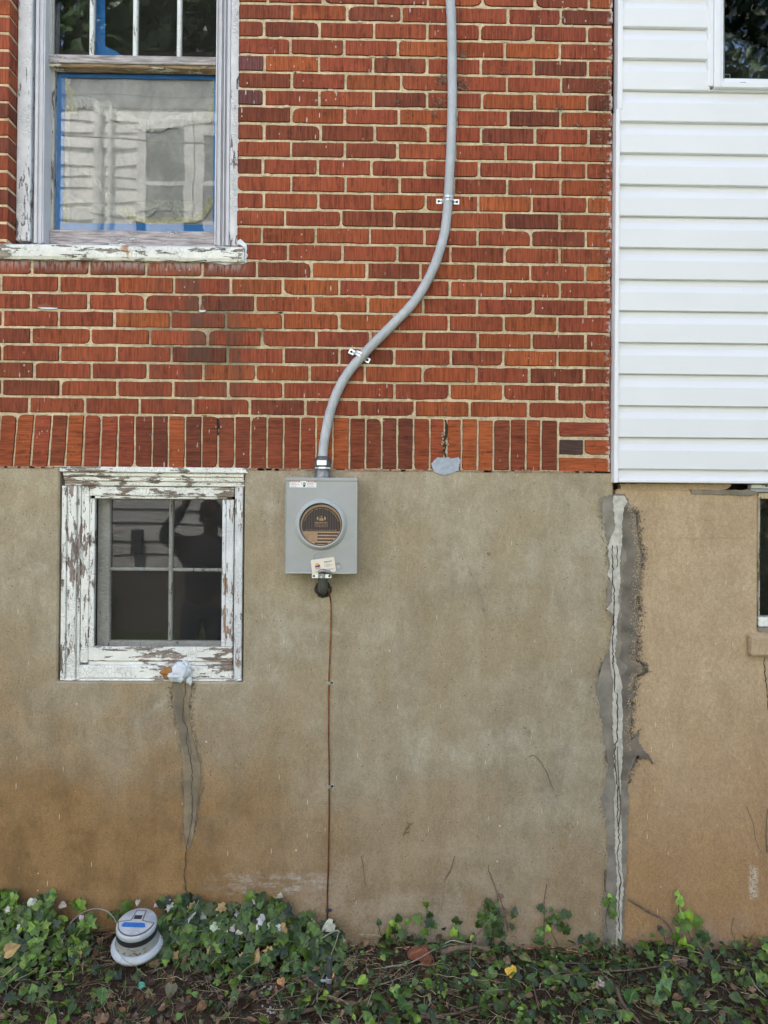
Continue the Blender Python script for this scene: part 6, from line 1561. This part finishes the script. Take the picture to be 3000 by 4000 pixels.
for _ in range(34):
    a = R(rd.gauss(-92, 26)); h = rd.uniform(0.03, 0.058); r_s = 0.0755-0.004*(h-0.027)/0.035+0.0003; s_ = rd.uniform(0.002, 0.006)
    n_ = Vector((math.cos(a), math.sin(a), 0)); tt = Vector((-math.sin(a), math.cos(a), 0)); c = n_*r_s+Vector((0, 0, h))
    md_.add([MM @ (c+tt*math.cos(q)*s_*rd.uniform(.5, 1.6)+Vector((0, 0, math.sin(q)*s_*rd.uniform(.4, 1)))) for q in [2*math.pi*k/7 for k in range(7)]], [tuple(range(7))], rd.choice([(0.20, 0.17, 0.12), (0.26, 0.23, 0.18), (0.13, 0.11, 0.08)]))
tag(md_.build('dirt_smears', 'dry', om), kind='stuff')
# clear grey retaining ring leaning in the ivy beside it
rc = W(345, 3684, -0.12); ring_pts = []
for k in range(40):
    a = 2*math.pi*k/40; ring_pts.append(Vector((rc.x+0.100*math.cos(a), rc.y+0.07*math.sin(a)*0.8+0.02, rc.z+0.082*math.sin(a))))
ring_pts.append(ring_pts[0]); mb = MB()
for i, p in enumerate(ring_pts):
    c = Vector((rc.x, rc.y+0.02, rc.z)); o_ = (p-c).normalized(); ax = Vector((0, 0.62, -0.78)) if False else Vector((0, -0.85, 0.5))
    for q in ((-0.006, 0.0), (-0.006, 0.003), (0.006, 0.003), (0.006, 0.0)): mb.v.append(tuple(p+ax*q[0]+o_*q[1]))
for i in range(len(ring_pts)-1):
    for k in range(4): a = i*4+k; b = i*4+(k+1) % 4; mb.face((a, a+4, b+4, b))
tag(fixn(mb.build('retaining_ring', 'greytube', smooth=False, origin=rc.to_tuple())), 'grey retaining ring half buried in the ivy left of the old meter', 'ring')
# ================================================================== WHAT STANDS BEHIND THE PHOTOGRAPHER (seen in the panes)
YN = -7.0; YG = 0.14
def V_(u, v, yn=YN): return W(u, v, 2*YG-yn)
nh = thing('neighbour_house', (-3, YN, 0), 'white clapboard neighbouring house mirrored in the window panes', 'house')
NX0, NX1, NZ = -11.0, 3.4, 8.1
M['clapboard'] = plain('white_clapboard', (0.78, 0.77, 0.75), 0.7, 0, 0.06, 4)
zb_n = V_(560, 2212).z
sb2 = MB(); zz_ = zb_n; ex = 0.2
while zz_ < NZ:
    sb2.add([(NX0, YN+0.028, zz_), (NX1, YN+0.028, zz_), (NX1, YN, zz_+ex), (NX0, YN, zz_+ex), (NX0, YN-0.01, zz_), (NX1, YN-0.01, zz_)], [(0, 3, 2, 1), (0, 1, 5, 4)]); zz_ += ex
fixn(sb2.build('clapboards', 'clapboard', nh))
t = MB(); t.box(NX0+.05, NX1-.05, YN-7, YN-0.02, -0.3, NZ); t.build('walls', 'clapboard', nh)
t = MB(); t.box(NX0, NX1, YN-0.015, YN+0.01, -0.3, zb_n-0.01); t.build('foundation_wall', 'patch_dark', nh)
t = MB(); t.add([(NX0-.3, YN+0.35, NZ), (NX1+.3, YN+0.35, NZ), (NX1+.3, YN-3.5, NZ+1.3), (NX0-.3, YN-3.5, NZ+1.3), (NX0-.3, YN-7.3, NZ), (NX1+.3, YN-7.3, NZ)], [(0, 1, 2, 3), (3, 2, 5, 4), (0, 3, 4), (1, 5, 2), (0, 4, 5, 1)]); t.build('roof', 'shingle', nh)
def nwin(ua, ub, va, vb, vm, nm='window'):
    a, b = V_(ua, va), V_(ub, vb); wn = thing(nm, (a.x, YN, b.z), None, None); wn.parent = nh
    x0, x1, z1, z0 = a.x, b.x, a.z, b.z; fw = 0.13
    for bx_ in ((x0-fw, x0, z0-fw, z1+fw), (x1, x1+fw, z0-fw, z1+fw), (x0, x1, z1, z1+fw), (x0-fw-.05, x1+fw+.05, z0-fw, z0)):
        q = MB(); q.box(bx_[0]+.001, bx_[1]-.001, YN, YN+0.075, bx_[2], bx_[3]); q.build('frame', 'clapboard', wn)
    zm = V_(ua, vm).z; q = MB(); q.box(x0, x1, YN, YN+0.06, zm-0.04, zm+0.04); q.build('meeting_rail', 'clapboard', wn)
    q = MB(); q.box(x0, x1, YN, YN+0.045, z0, z1); q.build('dark_glass', 'greyglass', wn)
M['greyglass'] = plain('dim_glass', (0.10, 0.11, 0.12), 0.1)
nwin(578, 722, 520, 880, 718); nwin(800, 900, 540, 880, 730)
for u in (392, 440):
    p = V_(u, 600); q = MB(); q.tube([(p.x, YN+0.09, 0.2), (p.x, YN+0.09, V_(u, 420).z)], 0.055 if u == 392 else 0.03, 10); q.build('downpipe', 'clapboard', nh)
q = MB(); p = V_(552, 2115); q.box(p.x-.07, p.x+.07, YN, YN+0.14, p.z-.16, p.z+.16); q.build('utility_box', 'steel', nh)
wl = MB(); a, b = V_(300, 545, -5.5), V_(1000, 590, -5.5); a.y = b.y = -5.5; a.x -= 4; b.x += 6
wl.tube([a.lerp(b, k/12)-Vector((0, 0, 0.35*math.sin(math.pi*k/12)-0.35)) for k in range(13)], 0.012, 6); tag(wl.build('overhead_line', 'black', origin=a.to_tuple()), 'overhead line between the houses mirrored in the taped window', 'overhead line')
def tree(label, x, y, cz, rx, rz, trunk_r, n, seed, zmin=0.5, cols=None, name='tree', dens=1.0, ls=(0.07, 0.15), core=0, core_x=0.0):
    r = random.Random(seed); t = thing(name, (x, y, 0), label, 'tree'); cols = cols or [(0.035, 0.075, 0.015), (0.06, 0.12, 0.022), (0.10, 0.17, 0.035), (0.022, 0.05, 0.012)]
    tk = MB(); tk.tube(smooth_path([(x, y, -0.2), (x+.1, y, cz*0.4), (x-.05, y+.1, cz*0.75), (x, y, cz)], 4), [trunk_r*(1-0.75*i/12) for i in range(13)], 8)
    for _ in range(9):
        a = r.uniform(0, 6.28); z0 = cz-rz*r.uniform(0.2, 0.9); e = Vector((x+math.cos(a)*rx*.75, y+math.sin(a)*rx*.75, z0+rz*r.uniform(.3, .9)))
        s0 = Vector((x, y, max(0.3, z0-0.3))); tk.tube([s0, s0.lerp(e, .5)+Vector((0, 0, .15)), e], [trunk_r*.35, trunk_r*.2, trunk_r*.06], 5)
    tk.build('trunk', 'bark', t); cr_ = MB(); cl_ = []
    for _ in range(int(30*dens)):
        a = r.uniform(0, 6.28); ph = r.uniform(-1, 1); q = r.uniform(0.35, 1)**0.5
        cl_.append((Vector((x+math.cos(a)*rx*q*math.sqrt(1-ph*ph*.7), y+math.sin(a)*rx*q*math.sqrt(1-ph*ph*.7), cz+ph*rz*0.9)), r.uniform(.28, .5)*min(rx, rz)*0.8))
    for _ in range(n):
        c, s_ = r.choice(cl_); p = c+Vector((r.gauss(0, s_*.6), r.gauss(0, s_*.6), r.gauss(0, s_*.5)))
        if p.z < zmin: continue
        leaf(cr_, p, r.uniform(*ls), (r.gauss(0, 1), r.gauss(0, 1), r.gauss(.4, 1)), r, r.choice(cols), OVAL, stem=False)
    for _ in range(core):
        a = r.uniform(0, 6.28); q = r.random()**0.5*0.85; zz2 = r.uniform(-.85, .85)
        p = Vector((x+core_x+math.cos(a)*rx*q, y-0.5+math.sin(a)*rx*q*0.5, cz+zz2*rz))
        if p.z > zmin: leaf(cr_, p, ls[1]*r.uniform(1.4, 2.4), (r.gauss(0, .6), 1, r.gauss(0, .6)), r, cols[0], OVAL, stem=False)
    cr_.build('crown', 'leaf', t)
tree('loose leafy tree rising over the neighbouring roof, mirrored in the upper panes', -6.9, -15.8, 14.6, 4.6, 3.4, 0.28, 14000, 51, dens=2.0, ls=(0.12, 0.24), core=2600, core_x=1.2)
tree('dense dark tree at the side of the neighbouring house, mirrored in the vinyl window', 8.3, -11.5, 8.6, 4.2, 6.2, 0.3, 26000, 52, cols=[(0.02, 0.05, 0.015), (0.035, 0.075, 0.02), (0.05, 0.10, 0.03)], dens=3.0, ls=(0.06, 0.13), core=7000)
tree('low dark evergreen beside the neighbouring house, mirrored in the right basement pane', 7.0, -8.5, 1.6, 1.7, 1.7, 0.1, 5000, 53, 0.05, [(0.018, 0.042, 0.014), (0.03, 0.06, 0.02)], 'evergreen_shrub', 1.2)
tree('round shrub against the neighbouring foundation', -4.6, -6.5, 0.9, 0.7, 0.95, 0.05, 2200, 54, 0.03, [(0.018, 0.042, 0.014), (0.03, 0.06, 0.02)], 'shrub')

# ------------------------------------------------------------------ the person with raised phone, mirrored in the basement pane
def skin_mesh(name, chains, m_, parent, sub=2):
    """chains: lists of (x,y,z,r); points with equal coordinates are merged"""
    vs_, rs_2, es, ix = [], [], [], {}
    for ch_ in chains:
        prev = None
        for (x, y, z, r) in ch_:
            k = (round(x, 4), round(y, 4), round(z, 4))
            if k not in ix: ix[k] = len(vs_); vs_.append((x, y, z)); rs_2.append(r)
            if prev is not None and prev != ix[k]: es.append((prev, ix[k]))
            prev = ix[k]
    me = bpy.data.meshes.new(name); me.from_pydata(vs_, es, []); me.update()
    o = bpy.data.objects.new(name, me); COL.objects.link(o); md = o.modifiers.new('skin', 'SKIN'); md.use_smooth_shade = True
    if not me.skin_vertices:
        bpy.context.view_layer.objects.active = o
        o.select_set(True); bpy.ops.mesh.customdata_skin_add(); o.select_set(False)
    for i, sv in enumerate(me.skin_vertices[0].data): sv.radius = (rs_2[i], rs_2[i]); sv.use_root = (i == 0)
    ss = o.modifiers.new('sub', 'SUBSURF'); ss.levels = sub; ss.render_levels = sub
    dg = bpy.context.evaluated_depsgraph_get(); em_ = bpy.data.meshes.new_from_object(o.evaluated_get(dg)); bpy.data.objects.remove(o)
    em_.name = name; em_.materials.clear(); em_.materials.append(M[m_]); o = bpy.data.objects.new(name, em_); COL.objects.link(o)
    if parent: o.parent = parent; o.matrix_parent_inverse = pw(parent).inverted()
    return o
M['skin'] = plain('skin', (0.20, 0.115, 0.08), 0.55, 0, 0.05, 20); M['shirt'] = plain('dark_shirt', (0.03, 0.032, 0.04), 0.9, 0, 0.1, 30); M['jeans'] = plain('dark_trousers', (0.03, 0.04, 0.065), 0.9, 0, 0.15, 30); M['hair'] = plain('dark_hair', (0.03, 0.02, 0.015), 0.7)
hx = W(815, 1985, 3.05).x; PXC, PYC, gz = hx-0.06, -2.95, gh(hx, -2.95)
per = thing('person', (PXC, PYC, gz), 'person in dark clothes with raised arms and phone, mirrored in the basement window', 'person')
pz_ = lambda h: gz+h
neck = (hx-0.01, PYC+0.01, pz_(1.50)); hands = []
body = [[(PXC, PYC, pz_(0.95), .125), (PXC, PYC, pz_(1.10), .115), (PXC, PYC, pz_(1.28), .135), (PXC, PYC, pz_(1.42), .10), (*neck, .055), (hx, PYC+.02, pz_(1.58), .062), (hx, PYC+.03, pz_(1.66), .085), (hx, PYC+.02, pz_(1.745), .072)]]
for s_ in (-1, 1):
    sh = (PXC+s_*.19, PYC, pz_(1.42), .062); el = (PXC+s_*.29, PYC+.16, pz_(1.52), .044); wr = (PXC+s_*.10+.0, PYC+.20, pz_(1.75), .027); pm_ = (PXC+s_*.085, PYC+.205, pz_(1.80), .034)
    body.append([(PXC, PYC, pz_(1.42), .10), sh, el, wr, pm_]); hands.append((s_, pm_))
    body.append([(PXC, PYC, pz_(0.95), .125), (PXC+s_*.10, PYC, pz_(0.88), .092), (PXC+s_*.12, PYC+.01, pz_(0.50), .058), (PXC+s_*.13, PYC-.01, pz_(0.10), .040), (PXC+s_*.13, PYC+.10, pz_(0.04), .036), (PXC+s_*.13, PYC+.17, pz_(0.03), .030)])
for s_, pm_ in hands:
    for k, (dx, ln) in enumerate(((-.024, .062), (-.008, .070), (.008, .066), (.022, .052))):
        b_x = pm_[0]+dx; body.append([pm_, (b_x, pm_[1]+.008, pm_[2]+.035, .0095), (b_x-s_*.012, pm_[1]+.012, pm_[2]+.035+ln*.5, .0085), (b_x-s_*.026, pm_[1]-.004, pm_[2]+.035+ln*.8, .0075)])
    body.append([pm_, (pm_[0]-s_*.03, pm_[1]-.012, pm_[2]+.01, .011), (pm_[0]-s_*.045, pm_[1]-.018, pm_[2]+.035, .009)])
skin_mesh('body', body, 'skin', per)
skin_mesh('shirt', [[(PXC, PYC, pz_(0.88), .155), (PXC, PYC, pz_(1.10), .150), (PXC, PYC, pz_(1.28), .172), (PXC, PYC, pz_(1.43), .145), (PXC, PYC, pz_(1.50), .095)]]+[[(PXC, PYC, pz_(1.43), .145), (PXC+s_*.19, PYC, pz_(1.425), .090), (PXC+s_*.29, PYC+.16, pz_(1.52), .062), (PXC+s_*.115, PYC+.197, pz_(1.73), .042)] for s_ in (-1, 1)], 'shirt', per)
skin_mesh('trousers', [[(PXC, PYC, pz_(1.0), .132), (PXC, PYC, pz_(0.94), .132)]]+[[(PXC, PYC, pz_(0.94), .132), (PXC+s_*.10, PYC, pz_(0.86), .105), (PXC+s_*.12, PYC+.01, pz_(0.50), .075), (PXC+s_*.13, PYC-.01, pz_(0.09), .060)] for s_ in (-1, 1)], 'jeans', per)
for s_ in (-1, 1): skin_mesh('shoe', [[(PXC+s_*.13, PYC-.04, pz_(0.045), .048), (PXC+s_*.13, PYC+.08, pz_(0.040), .046), (PXC+s_*.13, PYC+.17, pz_(0.032), .036)]], 'black', per)
q = MB(); q.lathe([(0.0001, 0.128), (0.05, 0.118), (0.083, 0.080), (0.096, 0.03), (0.094, -0.02), (0.080, -0.055)], Matrix.Translation((hx, PYC+.005, pz_(1.685))), 20); q.build('hair', 'hair', per, smooth=True)
for s_ in (-1, 1):
    q = MB(); q.lathe([(0.0001, .009), (.008, .006), (.011, 0), (.008, -.006), (.0001, -.009)], Matrix.Translation((hx+s_*.034, PYC+.105, pz_(1.655))), 10); q.build('eye', 'white', per, smooth=True)
    q = MB(); q.lathe([(0.0001, .03), (.012, .02), (.014, 0), (.009, -.02), (.0001, -.03)], Matrix.Translation((hx+s_*.088, PYC+.02, pz_(1.645))), 10); q.build('ear', 'skin', per, smooth=True)
q = MB(); q.tube([(hx, PYC+.108, pz_(1.665)), (hx, PYC+.128, pz_(1.63)), (hx, PYC+.110, pz_(1.618))], [.007, .014, .010], 8); q.build('nose', 'skin', per, smooth=True)
q = MB(); q.tube([(hx-.024, PYC+.104, pz_(1.588)), (hx, PYC+.112, pz_(1.586)), (hx+.024, PYC+.104, pz_(1.588))], .006, 6); q.build('mouth', 'terracotta', per, smooth=True)
q = MB(); q.box(PXC-.075, PXC+.075, PYC+.215, PYC+.224, pz_(1.80), pz_(1.875)); tag(q.build('phone', 'black', bevel=.006, origin=(PXC, PYC+.22, pz_(1.84))), 'black phone held up in both hands of the person', 'phone')
